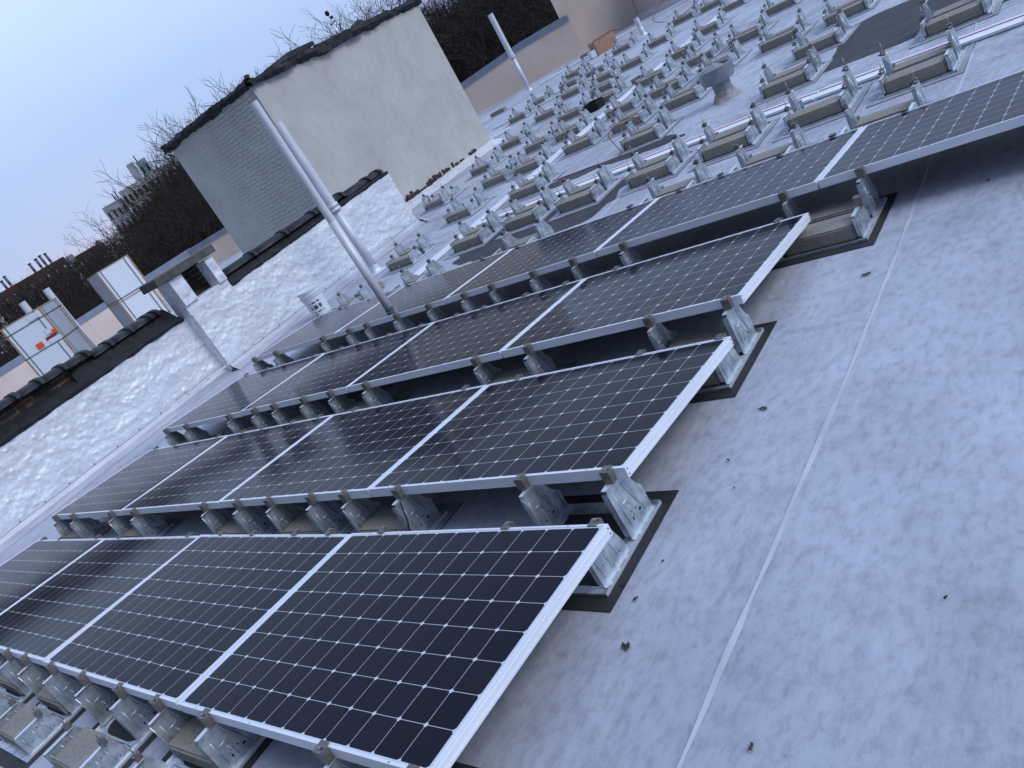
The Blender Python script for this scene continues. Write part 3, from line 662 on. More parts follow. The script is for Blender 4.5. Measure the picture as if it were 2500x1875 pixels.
L(M_pbrk, math_(M_pbrk, 'ADD', sx.outputs['X'], wv_), cx.inputs[0]); L(M_pbrk, math_(M_pbrk, 'ADD', sx.outputs['Z'], wv_), cx.inputs[1]); L(M_pbrk, cx.outputs[0], bt.inputs[0])
for k, v in (('Scale', 1.0), ('Brick Width', .215), ('Row Height', .072), ('Mortar Size', .009), ('Mortar Smooth', .6)): bt.inputs[k].default_value = v
# the mortar joints are filled and smooth towards the outer end of the wall
mr_ = N(M_pbrk, 'ShaderNodeMapRange'); L(M_pbrk, math_(M_pbrk, 'ADD', sx.outputs['X'], math_(M_pbrk, 'MULTIPLY', noise_tex(M_pbrk, 1.2, 3), 1.6)), mr_.inputs[0]); mr_.inputs[1].default_value = -11.5; mr_.inputs[2].default_value = -10.6
jt = math_(M_pbrk, 'MULTIPLY', bt.outputs['Fac'], mr_.outputs[0]); f2 = noise_tex(M_pbrk, 14, 5, .65)
c_ = ramp(M_pbrk, noise_tex(M_pbrk, 1.5, 5), [(.3, (.56, .57, .50)), (.7, (.67, .68, .60))]); c_ = mixc(M_pbrk, math_(M_pbrk, 'MULTIPLY', math_(M_pbrk, 'MULTIPLY', jt, ramp(M_pbrk, nn, [(.35, (.15, .15, .15)), (.6, (1, 1, 1))])), .55), c_, (.15, .16, .16))
c_ = mixc(M_pbrk, .4, c_, ramp(M_pbrk, f2, [(.33, (.66, .66, .66)), (.5, (1, 1, 1))]), 'MULTIPLY')
L(M_pbrk, c_, BS(M_pbrk).inputs['Base Color']); bump(M_pbrk, math_(M_pbrk, 'SUBTRACT', math_(M_pbrk, 'MULTIPLY', f2, .5), jt), .7, .012)
ph = empty('stucco_bulkhead', (-11.5, 11.2, 0), 'grey green stucco rooftop bulkhead building with one painted brick side and tarred roof edge', 'building')
b = MB(); b.box((HX2 + .01, HY0 + .012, 0), (HX - .012, HY1, HZ - .02)); child(b, 'wall_core', M_stuc, ph)
b = MB(); b.box((HX - .012, HY0 + .012, .09), (HX + .006, HY1, HZ)); child(b, 'stucco_wall', M_stuc, ph)
b = MB(); b.box((HX2, HY0 - .006, -.0), (HX - .16, HY0 + .012, HZ)); child(b, 'brick_wall', M_pbrk, ph)
b = MB(); b.box((HX - .16, HY0 - .012, 1.1), (HX + .010, HY0 + .01, HZ)); b.box((HX - .16, HY0 - .009, 0), (HX + .007, HY0 + .01, 1.1)); child(b, 'corner_strip', noisy('corner_render', (.42, .435, .42), (.52, .54, .52), 7, .85, 0, .2), ph)
b = MB(); b.box((HX2, HY0, HZ - .001), (HX, HY1, HZ + .03)); child(b, 'flat_roof', M_tar, ph)
M_crumb = noisy('exposed_brick', (.03, .019, .018), (.075, .042, .035), 25, .95, 0, 1.0, .02)
b = MB(); b.box((HX + .004, 9.4, .095), (HX + .03, 13.0, .115)); y = 9.4
while y < 13.0:
    l = random.uniform(.025, .08); h = .04 + .17 * max(0, noise.noise(Vector((y * 2.4, 3, 3))) + .35) * (1 if y < 12.2 else .5)
    if random.random() < (.97 if y < 11.6 else .62): b.box((HX + .004, y, .10), (HX + .012 + random.uniform(.004, .03), y + l, .11 + h * random.uniform(.55, 1.1)))
    y += l * 1.02
child(b, 'exposed_brick', M_crumb, ph)
b = MB(); n = 40   # silver berm at the foot
for i in range(n):
    a, c = 8.9 + 4.75 * i / n, 8.9 + 4.75 * (i + 1) / n
    fa, fc = [.36 + .035 * noise.noise(Vector((t * 2.5, 7, 7))) for t in (a, c)]
    ha, hc = [.10 + .02 * noise.noise(Vector((t * 5, 1, 7))) for t in (a, c)]
    b.poly([(HX + fa, a, .003), (HX + fc, c, .003), (HX + fc * .55, c, .06), (HX + fa * .55, a, .06)], 0, True); b.poly([(HX + fa * .55, a, .06), (HX + fc * .55, c, .06), (HX + .01, c, hc + .02), (HX + .01, a, ha + .02)], 0, True)
b.poly([(HX + .36, 13.65, .003), (HX, 13.8, .003), (HX, 13.65, .12), (HX + .2, 13.65, .06)])
child(b, 'base_flashing', M_silver, ph)
def ragged(b, p, q, r, amp=.5, n=60, flat=.65):
    """lumpy tar roll along an edge"""
    p, q = Vector(p), Vector(q); d = (q - p).normalized(); s = d.cross(Vector((0, 0, 1))); k0 = len(b.v); seg = 8
    for i in range(n + 1):
        c = p.lerp(q, i / n)
        for k in range(seg):
            t = 2 * math.pi * k / seg; rr = r * (1 + amp * noise.noise(Vector((c.x * 2.3 + k * .9, c.y * 2.3, 2))) + .5 * amp * noise.noise(Vector((c.x * 9, c.y * 9 + k, 5))))
            b.v.append(tuple(c + s * math.cos(t) * rr + Vector((0, 0, math.sin(t) * rr * flat))))
    for i in range(n):
        for k in range(seg):
            j = (k + 1) % seg; a = k0 + i * seg; b.f.append((a + k, a + j, a + seg + j, a + seg + k)); b.m.append(0); b.sm.append(False)
b = MB(); ragged(b, (HX - .02, HY0 - .03, HZ + .03), (HX - .02, HY1 + .05, HZ + .07), .14, .9, 130); ragged(b, (HX2 - .05, HY0 - .02, HZ + .02), (HX + .05, HY0 - .02, HZ + .04), .12, .85, 90)
ragged(b, (HX - .08, HY0 + 1.8, HZ + .11), (HX - .08, HY1 - .5, HZ + .10), .075, .9, 80); ragged(b, (HX - .35, 11.7, HZ + .05), (HX - .5, 12.35, HZ + .2), .13, .5, 20); ragged(b, (HX + .02, HY0 - .06, HZ + .02), (HX - .10, HY0 + .12, HZ + .16), .07, .5, 8)
child(b, 'tar_roof_edge', M_tar, ph)
# skylight hatch on its roof
hk = empty('roof_hatch', (-10.55, 10.30, HZ + .08), 'dark low hatch lid propped open on the bulkhead roof', 'roof hatch')
b = MB(); b.box((-.35, -.42, 0), (.35, .42, .07)); b.build('curb', M_tar, hk)
b = MB(); P = [(-.42, .05), (.42, .10), (.40, .17), (-.28, .17)]; b.prism(P, 'x', -.38, .38); b.build('lid', M_tile, hk, bevel=.01)
# weather sensor mast
wm = empty('sensor_mast', (-10.6, 11.82, HZ + .02), 'thin white mast with small dark sensors on the bulkhead roof', 'mast')
b = MB(); b.tube([(0, 0, 0), (0, 0, .42)], .018, 8); b.build('pole', M_lip, wm)
b = MB(); b.tube([(0, 0, .42), (0, .01, .60)], .007, 6); b.tube([(0, -.07, .40), (0, .07, .43)], .014, 6); b.lathe([(0, .66), (.035, .65), (.045, .61), (.035, .57), (0, .56)], 12); b.lathe([(0, .55), (.03, .54), (.03, .50), (0, .49)], 12, 0, (0, .06, 0)); b.build('sensor', M_hole, wm)

# ------------------------------------------------------------------ plumbing vent pipes
M_pipe = noisy('painted_pipe', (.58, .60, .66), (.72, .74, .80), 9, .45, .15, .2, .004, 5, (1, 1, .3))
def vent_pipe(base, top, r0, r1, collar, lab, flare=.05):
    o = empty('vent_pipe', base, lab, 'vent pipe', 'tall silver plumbing vent pipes'); t = Vector(top) - Vector(base)
    b = MB(); zc = collar if collar else t.length * .5; d = t.normalized()
    b.tube([(0, 0, 0), tuple(d * zc)], r0, 18); b.tube([tuple(d * zc), tuple(d * (t.length - .001))], r1, 18, cap=False); b.tube([tuple(d * (t.length - .001)), tuple(d * (zc + .1))], r1 * .86, 18, cap=False)
    b.build('pipe', [M_pipe], o)
    if collar:
        b = MB()
        for a, c, k in ((zc - .03, zc + .015, 1.28), (zc + .03, zc + .075, 1.22)): b.tube([tuple(d * a), tuple(d * c)], max(r0, r1) * k, 18)
        b.build('collar', M_pipe, o)
    b = MB(); b.lathe([(r0 + .002, .12), (r0 + .008, .06), (r0 + .03, .02), (r0 + flare, .004)], 20)
    for i, v in enumerate(b.v): b.v[i] = (v[0] * (1 + .15 * noise.noise(Vector(v) * 20)), v[1] * (1 + .15 * noise.noise(Vector(v) * 17)), v[2])
    b.build('flashing', M_silver, o); return o
vent_pipe((-4.19, 4.08, 0), (-4.20, 4.05, 2.35), .040, .036, None, 'slim silver vent pipe standing between the third and back panel rows')
vent_pipe((-7.06, 6.53, 0), (-7.10, 6.48, 2.29), .062, .068, 1.01, 'thick silver vent pipe with a collar, standing close to the parapet wall', .09)
vent_pipe((-14.45, 21.94, 0), (-14.47, 21.93, 2.58), .075, .09, 1.17, 'far white vent pipe with a collar, standing before the tan parapet', .12)
vent_pipe((-9.43, 20.72, 0), (-9.44, 20.71, .50), .07, .07, None, 'short pale vent stub beyond the bare trays, right of the cardboard box', .12)
for az, el in ((160.07, 1.25), (158.55, 1.22)):
    D = 27; x, y = 1.77 + D * math.cos(R_(az)), -.68 + D * math.sin(R_(az))
    vent_pipe((x, y, 0), (x, y, 1.75 + D * math.tan(R_(el))), .10, .10, None, 'pale vent pipe rising behind the strapped pallet, %s of the pair' % ('left' if az > 159 else 'right'), .1)

# mushroom exhaust vent among the bare trays
ve = empty('exhaust_vent', (-2.34, 8.34, 0), 'round galvanized exhaust vent with a drum cap among the bare trays', 'roof vent')
M_vent = noisy('dull_galvanized', (.23, .25, .28), (.36, .39, .43), 5, .5, .5, .1)
b = MB(); b.lathe([(.105, 0), (.105, .26)], 28); b.box((-.108, -.012, 0), (-.103, .012, .25)); b.build('stack', M_vent, ve)
b = MB(); b.lathe([(.165, .22), (.172, .215), (.185, .235), (.19, .37), (.183, .375), (.178, .37), (.176, .30), (.10, .27)], 32); b.lathe([(.16, .315), (.14, .335), (.0, .42)], 28); b.box((-.16, -.01, .305), (.16, .01, .315)); b.box((.0, -.186, .30), (.006, -.189, .306), 0); b.build('drum_cap', M_vent, ve)
b = MB(); b.lathe([(.107, .10), (.125, .05), (.15, .015), (.17, .003)], 24)
for i, v in enumerate(b.v): k = 1 + .22 * noise.noise(Vector(v) * 13); b.v[i] = (v[0] * k, v[1] * k, v[2] * (1 + .5 * noise.noise(Vector(v) * 19)))
b.build('mortar_collar', noisy('old_mortar', (.25, .23, .22), (.45, .44, .45), 20, .95, 0, 1, .01), ve)

# ------------------------------------------------------------------ bucket, box, dark tub
bk = empty('plastic_bucket', (-7.2, 5.5, 0), 'white plastic bucket with dark printed label, standing against the silver parapet', 'bucket')
M_white = mat('white_plastic', (.72, .76, .80), .35)
b = MB(); b.lathe([(0, .002), (.125, .002), (.148, .345), (.152, .345), (.152, .36), (.143, .36), (.12, .02)], 28); b.lathe([(.150, .30), (.157, .30), (.157, .305), (.150, .305)], 28); b.lathe([(.149, .27), (.155, .27), (.155, .275), (.149, .275)], 28); b.build('body', M_white, bk)
b = MB(); b.lathe([(0, .371), (.14, .371), (.143, .376), (.158, .376), (.158, .352), (.153, .350)], 28); b.build('lid', M_white, bk)
b = MB()
for k in range(8):
    t0, t1 = R_(-75 + k * 8), R_(-75 + k * 8 + 6.5)
    for z0, z1 in ((.19, .21), (.11, .16), (.06, .075)):
        if (k + int(z0 * 100)) % 4 == 0: continue
        P = []
        for t, z in ((t0, z0), (t1, z0), (t1, z1), (t0, z1)): r = .1275 + .0675 * z; P.append((r * math.cos(t), r * math.sin(t), z))
        b.poly(P)
b.build('label_print', mat('dark_print', (.03, .035, .05), .6), bk)
cbx = empty('cardboard_box', (-11.3, 22.0, 0), 'open orange brown cardboard box tipped beside the tan parapet', 'cardboard box', None, R_(52))
M_card = noisy('cardboard', (.36, .22, .15), (.44, .28, .19), 6, .85)
b = MB(); b.box((-.42, 0, 0), (.42, .012, .52)); b.box((-.42, .012, 0), (-.408, .6, .5)); b.box((.408, .012, 0), (.42, .6, .5)); b.box((-.408, .012, 0), (.408, .59, .01)); b.build('carton', M_card, cbx)
b = MB(); b.prism([(.42, .52), (.425, .53), (.98, .34), (.975, .33)], 'y', .0, .5); b.build('flap', M_card, cbx)
b = MB(); b.box((-.43, -.006, .50), (.43, .016, .535)); b.build('red_rim', mat('red_tape', (.35, .06, .04), .6), cbx)
b = MB(); b.box((-.66, .05, .02), (-.44, .35, .26)); b.build('foam_packing', M_white, cbx)
cbx.scale = (.82, .82, .82)
tb = empty('black_tub', (-6.18, 11.82, 0), 'open black plastic tub wedged between concrete blocks among the bare trays', 'tub', None, R_(-4))
b = MB(); b.box((-.14, -.09, .0), (.16, -.078, .15)); b.box((-.14, .14, 0), (.16, .152, .15)); b.box((-.14, -.078, 0), (-.128, .14, .15)); b.box((.148, -.078, 0), (.16, .14, .15)); b.box((-.128, -.078, .005), (.148, .14, .015)); b.build('tub_shell', M_hole, tb, bevel=.01)

# ------------------------------------------------------------------ white wire ways and red wires
M_wht = mat('white_pvc', (.88, .90, .93), .4)
M_pnk = mat('pinkish_pvc', (.78, .76, .86), .45)
M_red = mat('red_wire', (.34, .04, .09), .6)
def wireway(name, pts, wd, h, lab, red=None, group='white wire ways on the roof'):
    o = empty(name, (pts[0][0], pts[0][1], 0), lab, 'wire way', group); b = MB(); c = MB()
    for i in range(len(pts) - 1):
        p, q = Vector((*pts[i], 0)), Vector((*pts[i + 1], 0)); d = (q - p).normalized(); s = Vector((-d.y, d.x, 0)); p = p - d * .0; Z = Vector((0, 0, 1)); q = q - d * .008
        def bar(bb, o0, o1, z0, z1, mi):
            n = len(bb.v)
            for e in (p, q):
                for (u, v) in ((o0, z0), (o1, z0), (o1, z1), (o0, z1)): bb.v.append(tuple(e + s * u + Z * v - o.location))
            for f in ((3, 2, 1, 0), (4, 5, 6, 7), (0, 1, 5, 4), (1, 2, 6, 5), (2, 3, 7, 6), (3, 0, 4, 7)): bb.f.append(tuple(n + k for k in f)); bb.m.append(mi); bb.sm.append(False)
        bar(b, -wd / 2, wd * .02, .012, h, 0); bar(b, wd * .06, wd / 2, .012, h * .86, 1); bar(b, -wd / 2 + .01, wd / 2 - .01, .004, .0118, 0)
        if red:
            rl = .006
            c.tube([tuple(p + s * (wd * .04) + Z * (h + rl) - o.location), tuple(p.lerp(q, .5) + s * (wd * .10) + Z * (h * .9 + rl) - o.location), tuple(q + s * (wd * .04) + Z * (h + rl) - o.location)], .0042, 6)
    b.build('channel', [M_wht, M_pnk], o)
    if red: c.build('red_wire', M_red, o)
wireway('wire_way', [(-5.42, 5.5), (-5.40, 7.35), (-5.42, 8.4)], .19, .035, 'long white wire way running away past the bare trays, nearest length')
wireway('wire_way', [(-5.43, 8.44), (-5.45, 10.9), (-5.50, 13.6)], .20, .035, 'long white wire way running away past the bare trays, middle length')
wireway('wire_way', [(-5.51, 13.64), (-5.52, 17.5), (-5.55, 22)], .22, .04, 'long white wire way running away past the bare trays, far length')
wireway('wire_way', [(-5.3, 6.98), (-3.85, 6.92), (-2.9, 6.89)], .23, .03, 'white wire way with red wire crossing sideways behind the first bare trays, left length', True)
wireway('wire_way', [(-2.88, 6.89), (-1.54, 6.87), (-.86, 6.80)], .23, .03, 'white wire way with red wire crossing sideways behind the first bare trays, middle length', True)
wireway('wire_way', [(-.85, 6.80), (.75, 6.68), (3.4, 6.5)], .25, .03, 'white wire way with dark red wire crossing sideways to the right edge, right length', True)
wireway('wire_way', [(-11.96, 16.32), (-10.72, 16.42), (-9.75, 16.63), (-8.9, 16.8)], .14, .05, 'white wire way lying crosswise among the far bare trays')
wireway('wire_way', [(-14.2, 22.3), (-13.3, 22.9), (-12.6, 23.1)], .3, .05, 'wide white strips lying along the tan parapet left of the cardboard box')
wireway('wire_way', [(-12.5, 23.7), (-11.15, 24.35)], .3, .06, 'white lengths lying at the tan parapet right of the cardboard box')
wireway('wire_way', [(-11.0, 24.6), (-9.0, 24.9), (-7, 25.1)], .22, .05, 'white strip along the tan parapet, farthest from the cardboard box')
wireway('wire_way', [(-10.9, 14.5), (-10.35, 14.9)], .2, .06, 'short white offcut lying beyond the corner of the stucco bulkhead')
def wire(pts, r, lab):
    # smooth curve through the points
    P = [Vector(p) for p in pts]; out_ = []
    for i in range(len(P) - 1):
        a, b_, c, d = P[max(i - 1, 0)], P[i], P[i + 1], P[min(i + 2, len(P) - 1)]
        for k in range(8):
            t = k / 8; out_.append(.5 * ((2 * b_) + (-a + c) * t + (2 * a - 5 * b_ + 4 * c - d) * t * t + (-a + 3 * b_ - 3 * c + d) * t ** 3))
    out_.append(P[-1]); b = MB(); b.tube(out_, r, 6); return tag(b.build('red_wire_run', M_red), lab, 'wire', 'loose red wires')
wire([(-4.55, 7.70, .008), (-3.9, 7.62, .008), (-3.45, 7.60, .01), (-3.47, 7.64, .13), (-3.60, 7.80, .24), (-3.50, 8.00, .29), (-3.30, 8.02, .26), (-3.25, 7.95, .17)], .006, 'red wire lying on the roof and looping up over a bare tray')
wire([(-7.9, 19.0, .2), (-8.3, 19.3, .35), (-8.1, 19.8, .6), (-7.4, 19.8, .6), (-7.0, 19.4, .35), (-7.2, 19.0, .2), (-7.9, 18.9, .1)], .009, 'big loop of thin red wire standing by the farthest bare trays')

# ------------------------------------------------------------------ debris on the membrane
M_leaf = noisy('dead_leaf', (.035, .028, .025), (.08, .065, .055), 40, .9)
for i, (x, y, s, lb) in enumerate([(.20, 1.95, .055, 'second leaf from the top'), (.39, 2.99, .05, 'uppermost near the seam'), (.14, .69, .06, 'ragged scrap below the black pad'), (.08, .89, .03, 'thin scrap just under the pad corner'), (-.005, .95, .028, 'beside the pad edge'), (.11, 1.07, .02, 'tiny flake right of the pad'),
      (.67, .42, .03, 'flake right of the seam'), (1.05, .95, .018, 'speck far right'), (-.12, .18, .03, 'scrap at the bottom edge'), (.25, 1.45, .018, 'speck above the black pad'), (.16, 1.62, .022, 'flake between the two pads'), (.83, 3.75, .035, 'under the shade of the back row'), (.62, 4.4, .06, 'pale scrap in the shade under the back row')]):
    b = MB(); n = 11; P = []; s *= .55
    for k in range(n):
        t = 2 * math.pi * k / n; r = s * (.35 + .65 * random.random()); P.append((r * math.cos(t) * .55, r * math.sin(t), .003 + .008 * random.random()))
    c0 = (0, 0, .012)
    for k in range(n): b.poly([P[k], P[(k + 1) % n], c0])
    o = b.build('leaf_scrap', M_leaf, None, (x, y, .002)); o.rotation_euler.z = random.uniform(0, 6); tag(o, 'dark leaf scrap on the roof, ' + lb, 'leaf', 'scraps on the roof')

for i, (pts, lb) in enumerate([([(-1.30, 1.20, .235), (-1.29, 1.17, .15), (-1.33, 1.16, .06), (-1.30, 1.2, .01)], 'thin black cable hanging beside the tall bracket under the second panel row'),
      ([(-5.0, 3.72, .22), (-4.9, 3.66, .12), (-4.82, 3.66, .10), (-4.78, 3.72, .20)], 'thin black cable looping out under the left end of the back panel row')]):
    b = MB(); b.tube(pts, .004, 6); tag(b.build('panel_cable', M_hole), lb, 'cable')

# ------------------------------------------------------------------ tan parapet round the far side
M_tan = mat('tan_stucco', (.6, .47, .40), .9)
f1 = noise_tex(M_tan, .7, 5, .6); f2 = noise_tex(M_tan, 9, 4, .6)
L(M_tan, mixc(M_tan, .25, ramp(M_tan, f1, [(.3, (.62, .50, .44)), (.7, (.72, .59, .52))]), ramp(M_tan, f2, [(.3, (.8, .8, .8)), (.6, (1, 1, 1))]), 'MULTIPLY'), BS(M_tan).inputs['Base Color']); bump(M_tan, f2, .1, .01)
M_cop = noisy('blue_grey_metal_coping', (.20, .24, .32), (.26, .30, .38), 2, .45, .3)
def far_wall(pts, hs, lab, pil=None):
    root = empty('tan_parapet', (pts[0][0], pts[0][1], 0), lab, 'parapet wall', 'tan stucco parapet walls'); a, c, f = MB(), MB(), MB(); O = root.location
    for i in range(len(pts) - 1):
        p, q = Vector((*pts[i], 0)), Vector((*pts[i + 1], 0)); d = (q - p).normalized(); s = Vector((-d.y, d.x, 0))
        def slab(b, o0, o1, zp, zq, e=0.0):
            n = len(b.v)
            for pt, zz in ((p - d * e, zp), (q + d * e, zq)):
                for u, z in ((o0, zz[0]), (o1, zz[0]), (o1, zz[1]), (o0, zz[1])): b.v.append(tuple(pt + s * u + Vector((0, 0, z)) - O))
            for F in ((3, 2, 1, 0), (4, 5, 6, 7), (0, 1, 5, 4), (1, 2, 6, 5), (2, 3, 7, 6), (3, 0, 4, 7)): b.f.append(tuple(n + k for k in F)); b.m.append(0); b.sm.append(False)
        slab(a, 0, .3, (-.2, hs[i]), (-.2, hs[i + 1])); slab(c, -.03, .33, (hs[i] - .16, hs[i] + .045), (hs[i + 1] - .16, hs[i + 1] + .045), .0); slab(f, -.045, -.002, (0, .16), (0, .16)); slab(f, -.20, -.046, (0.003, .02), (0.003, .02))
    a.build('stucco_wall', M_tan, root); c.build('metal_coping', M_cop, root); f.build('silver_base_flashing', M_silver, root); return root
far_wall([(-30.0, 17.3), (-28.4, 11.4), (-25.4, -1), (-24, -8)], [1.02, 1.02, 1.02, 1.02][::1], 'long tan stucco parapet with blue grey coping behind the pallets on the left')
far_wall([(-12.9, 27.6), (-11.2, 26.7), (-8.0, 26.3), (-2.0, 25.6)], [2.2, 2.2, 2.2, 2.2], 'tall tan stucco parapet at the top of the photo, right of the pilaster')
far_wall([(-14.6, 26.12), (-16.22, 25.14), (-18.43, 23.83), (-30.0, 17.3)], [1.34, 1.34, 1.16, 1.0], 'tan stucco parapet with sloping blue grey coping, between the bulkhead and the cardboard box')
pr_ = empty('tan_pilaster', (-13.9, 27.2, 0), 'plain tan stucco pier between the two far parapets, above the cardboard box', 'pier')
b = MB(); b.prism([(-.95, -1.2), (1.0, .35), (1.0, 1.2), (-1.2, 1.0)], 'z', 0, 2.3); b.build('stucco_pier', M_tan, pr_)

# ------------------------------------------------------------------ stacked modules on pallets beyond the parapet
M_rib = mat('module_stack_white', (.62, .68, .76), .5)
t_ = N(M_rib, 'ShaderNodeTexCoord'); sx = N(M_rib, 'ShaderNodeSeparateXYZ'); L(M_rib, t_.outputs['Object'], sx.inputs[0])
fr = math_(M_rib, 'FRACT', math_(M_rib, 'DIVIDE', sx.outputs['Z'], .0515)); L(M_rib, ramp(M_rib, fr, [(0, (.40, .44, .50)), (.10, (.42, .46, .52)), (.16, (.82, .86, .92)), (1, (.86, .90, .95))]), BS(M_rib).inputs['Base Color'])
M_gcard = noisy('grey_wrap', (.40, .41, .43), (.46, .47, .5), 3, .7); M_tcard = noisy('corner_board', (.34, .22, .12), (.42, .29, .17), 8, .85)
M_strap = mat('dark_strap', (.03, .05, .08), .5); M_org = mat('orange_sticker', (1.0, .10, .03), .5)
def pallet(name, az, D, w_, dep, tiers, nf, lab):
    x, y = 1.77 + D * math.cos(R_(az)), -.68 + D * math.sin(R_(az))
    root = empty(name, (x, y, 0), lab, 'pallet stack', 'module stacks on pallets', R_(nf + 90)); z = .0
    b = MB(); b.box((0, 0, .0), (w_, dep, .025)); b.box((0, 0, .09), (w_, dep, .12)); [b.box((k, 0, .025), (k + .1, dep, .09)) for k in (0, w_ / 2 - .05, w_ - .1)]; b.build('pallet_base', M_tcard, root)
    z = .13; tot = 1.98; hh = (tot - z) / tiers; b, c, g, st = MB(), MB(), MB(), MB()
    for t in range(tiers):
        z0, z1 = z + t * hh, z + (t + 1) * hh - .03
        b.box((.03, .0, z0), (w_ - .03, .02, z1)); g.box((.0, .021, z0), (w_, dep, z1)); 
        c.box((-.012, -.012, z0), (.022, .03, z1)); c.box((w_ - .022, -.012, z0), (w_ + .012, .03, z1)); c.box((-.012, -.010, z1 + .001), (w_ + .012, dep + .01, z1 + .028)); c.box((-.012, dep - .05, z0), (.03, dep + .012, z1)); c.box((w_ - .03, dep - .05, z0), (w_ + .012, dep + .012, z1))
        for q in ((.12, .5, .88) if tiers == 1 else (.05,)):
            zz = z0 + (z1 - z0) * q; st.box((-.016, -.016, zz), (w_ + .016, -.0125, zz + .018)); st.box((w_ + .0125, -.016, zz), (w_ + .016, dep, zz + .018)); st.box((-.016, -.016, zz), (-.0125, dep, zz + .018))
        for q in (.10, .84): st.box((w_ * q, -.0165, z0), (w_ * q + .02, -.0128, z1)); st.box((w_ + .0128, dep * q, z0), (w_ + .0165, dep * q + .02, z1))
    b.build('module_edges', M_rib, root); g.build('grey_wrap', M_gcard, root); c.build('corner_boards', M_tcard, root); st.build('straps', M_strap, root)
    d = MB()
    for k in range(int((tot - .2) / .0515)):
        for q in range(4):
            if random.random() < .8: d.box((.10 + q * .075 + (k % 2) * .02, -.0005, .17 + k * .0515), (.15 + q * .075 + (k % 2) * .02, -.0002, .185 + k * .0515))
    d.build('printed_marks', mat('pale_print', (.86, .90, .96), .5), root)
    return root
p1 = pallet('module_stack', 161.95, 24, 1.06, 1.6, 1, -38, 'strapped stack of white edged modules with orange stickers and grey side, leftmost beyond the parapet')
b = MB(); b.box((.42, -.022, 1.10), (.60, -.018, 1.24)); b.build('orange_sticker', M_org, p1); b = MB(); b.box((.955, -.024, 1.26), (1.06, -.018, 1.36)); b.build('orange_sticker', M_org, p1)
b = MB(); b.box((.72, -.022, 1.19), (1.02, -.0175, 1.26)); b.build('red_label', mat('red_label', (.30, .02, .04), .5), p1)
for q in (((.75, -.0215, 1.06), (1.07, -.0172, 1.185)), ((.80, -.0215, 1.30), (.94, -.0172, 1.44)), ((.66, -.0215, 1.78), (.96, -.0172, 1.92))): b = MB(); b.box(*q); b.build('white_label', M_white, p1)
pallet('module_stack', 155.68, 24, .92, 1.6, 2, -14, 'two tier stack of white edged modules beyond the parapet, beside the chimney')

# ------------------------------------------------------------------ distant buildings
def pos(az, D, z): return Vector((1.77 + D * math.cos(R_(az)), -.68 + D * math.sin(R_(az)), z))
def zel(D, el): return 1.75 + D * math.tan(R_(el))
M_glass = mat('dark_window', (.02, .02, .026), .15)
def block(root, az0, az1, D, z0, z1, dep, m, nw=0, nh=0, wm=M_glass, wfrac=.45, partname='wall', hf=.5):
    """box whose front spans az0 (left) to az1 at distance D, with windows as parts"""
    p, q = pos(az0, D, 0), pos(az1, D, 0); d = (q - p); w_ = d.length; d.normalize(); s = Vector((-d.y, d.x, 0))
    if s.dot(p - Vector((1.77, -.68, 0))) < 0: s = -s
    b = MB(); n = 0
    for e in (p, q):
        for u, z in ((0, z0), (dep, z0), (dep, z1), (0, z1)): b.v.append(tuple(e + s * u + Vector((0, 0, z)) - root.location))
    for F in ((3, 2, 1, 0), (4, 5, 6, 7), (0, 1, 5, 4), (1, 2, 6, 5), (2, 3, 7, 6), (3, 0, 4, 7)): b.f.append(F); b.m.append(0); b.sm.append(False)
    wo = b.build(partname, m, root)
    for j in range(nh):
        for i in range(nw):
            cx = w_ * (i + .5) / nw; cz = z1 - 1.0 - 3.0 * (j + .4); ww = w_ / nw * wfrac; hh = 3.0 * hf
            if cz < z0: continue
            c = MB(); k = 0
            for (u, z) in ((cx - ww / 2, cz - hh / 2), (cx + ww / 2, cz - hh / 2), (cx + ww / 2, cz + hh / 2), (cx - ww / 2, cz + hh / 2)):
                for o_ in (-.12, .10): c.v.append(tuple(p + d * u + s * o_ + Vector((0, 0, z)) - root.location))
            c.f += [(0, 2, 4, 6), (1, 7, 5, 3), (0, 1, 3, 2), (2, 3, 5, 4), (4, 5, 7, 6), (6, 7, 1, 0)]; c.m = [0] * 6; c.sm = [False] * 6
            c.build('window', wm, wo)
    return wo
M_apt = noisy('pale_brick_facade', (.36, .35, .36), (.46, .45, .46), .2, .9); M_apt2 = noisy('grey_facade', (.30, .31, .35), (.38, .39, .43), .2, .9)
ap = empty('apartment_block', pos(151, 200, -15), 'pale stepped apartment block with dark windows and a rooftop tower beyond the trees', 'building')
D = 200
block(ap, 153.1, 151.75, D, -15, zel(D, 3.55), 14, M_apt2, 4, 7, wfrac=.3); block(ap, 151.72, 150.45, D - 1, -15, zel(D, 3.88), 16, M_apt, 4, 7, hf=.52, wfrac=.5)
block(ap, 150.42, 148.2, D, -15, zel(D, 3.95), 14, M_apt, 5, 7, wfrac=.42); block(ap, 150.42, 149.95, D + 3, zel(D, 3.95), zel(D, 5.05), 5, M_apt2, 0, 0, partname='tower')
block(ap, 149.85, 149.2, D + 3, zel(D, 3.95), zel(D, 4.95), 5, noisy('verdigris_panel', (.20, .30, .34), (.28, .36, .38), .5, .6), 2, 1, wfrac=.3, partname='tower')
b = MB(); o0 = ap.location
for az, el in ((151.9, 4.15), (152.1, 4.05), (149.7, 5.35)): p = pos(az, D + 4, 0) - o0; b.tube([(p.x, p.y, zel(D, 3.5) + 15), (p.x, p.y, zel(D, el) + 15)], .12, 5)
b.build('antenna', M_hole, ap)
M_rb = noisy('dark_red_brick', (.05, .028, .026), (.085, .045, .04), .3, .95); M_pw = mat('pale_window', (.42, .44, .48), .5)
rb_ = empty('brick_tenement', pos(156, 230, -15), 'long dark red brick tenement with small pale windows on the left skyline', 'building')
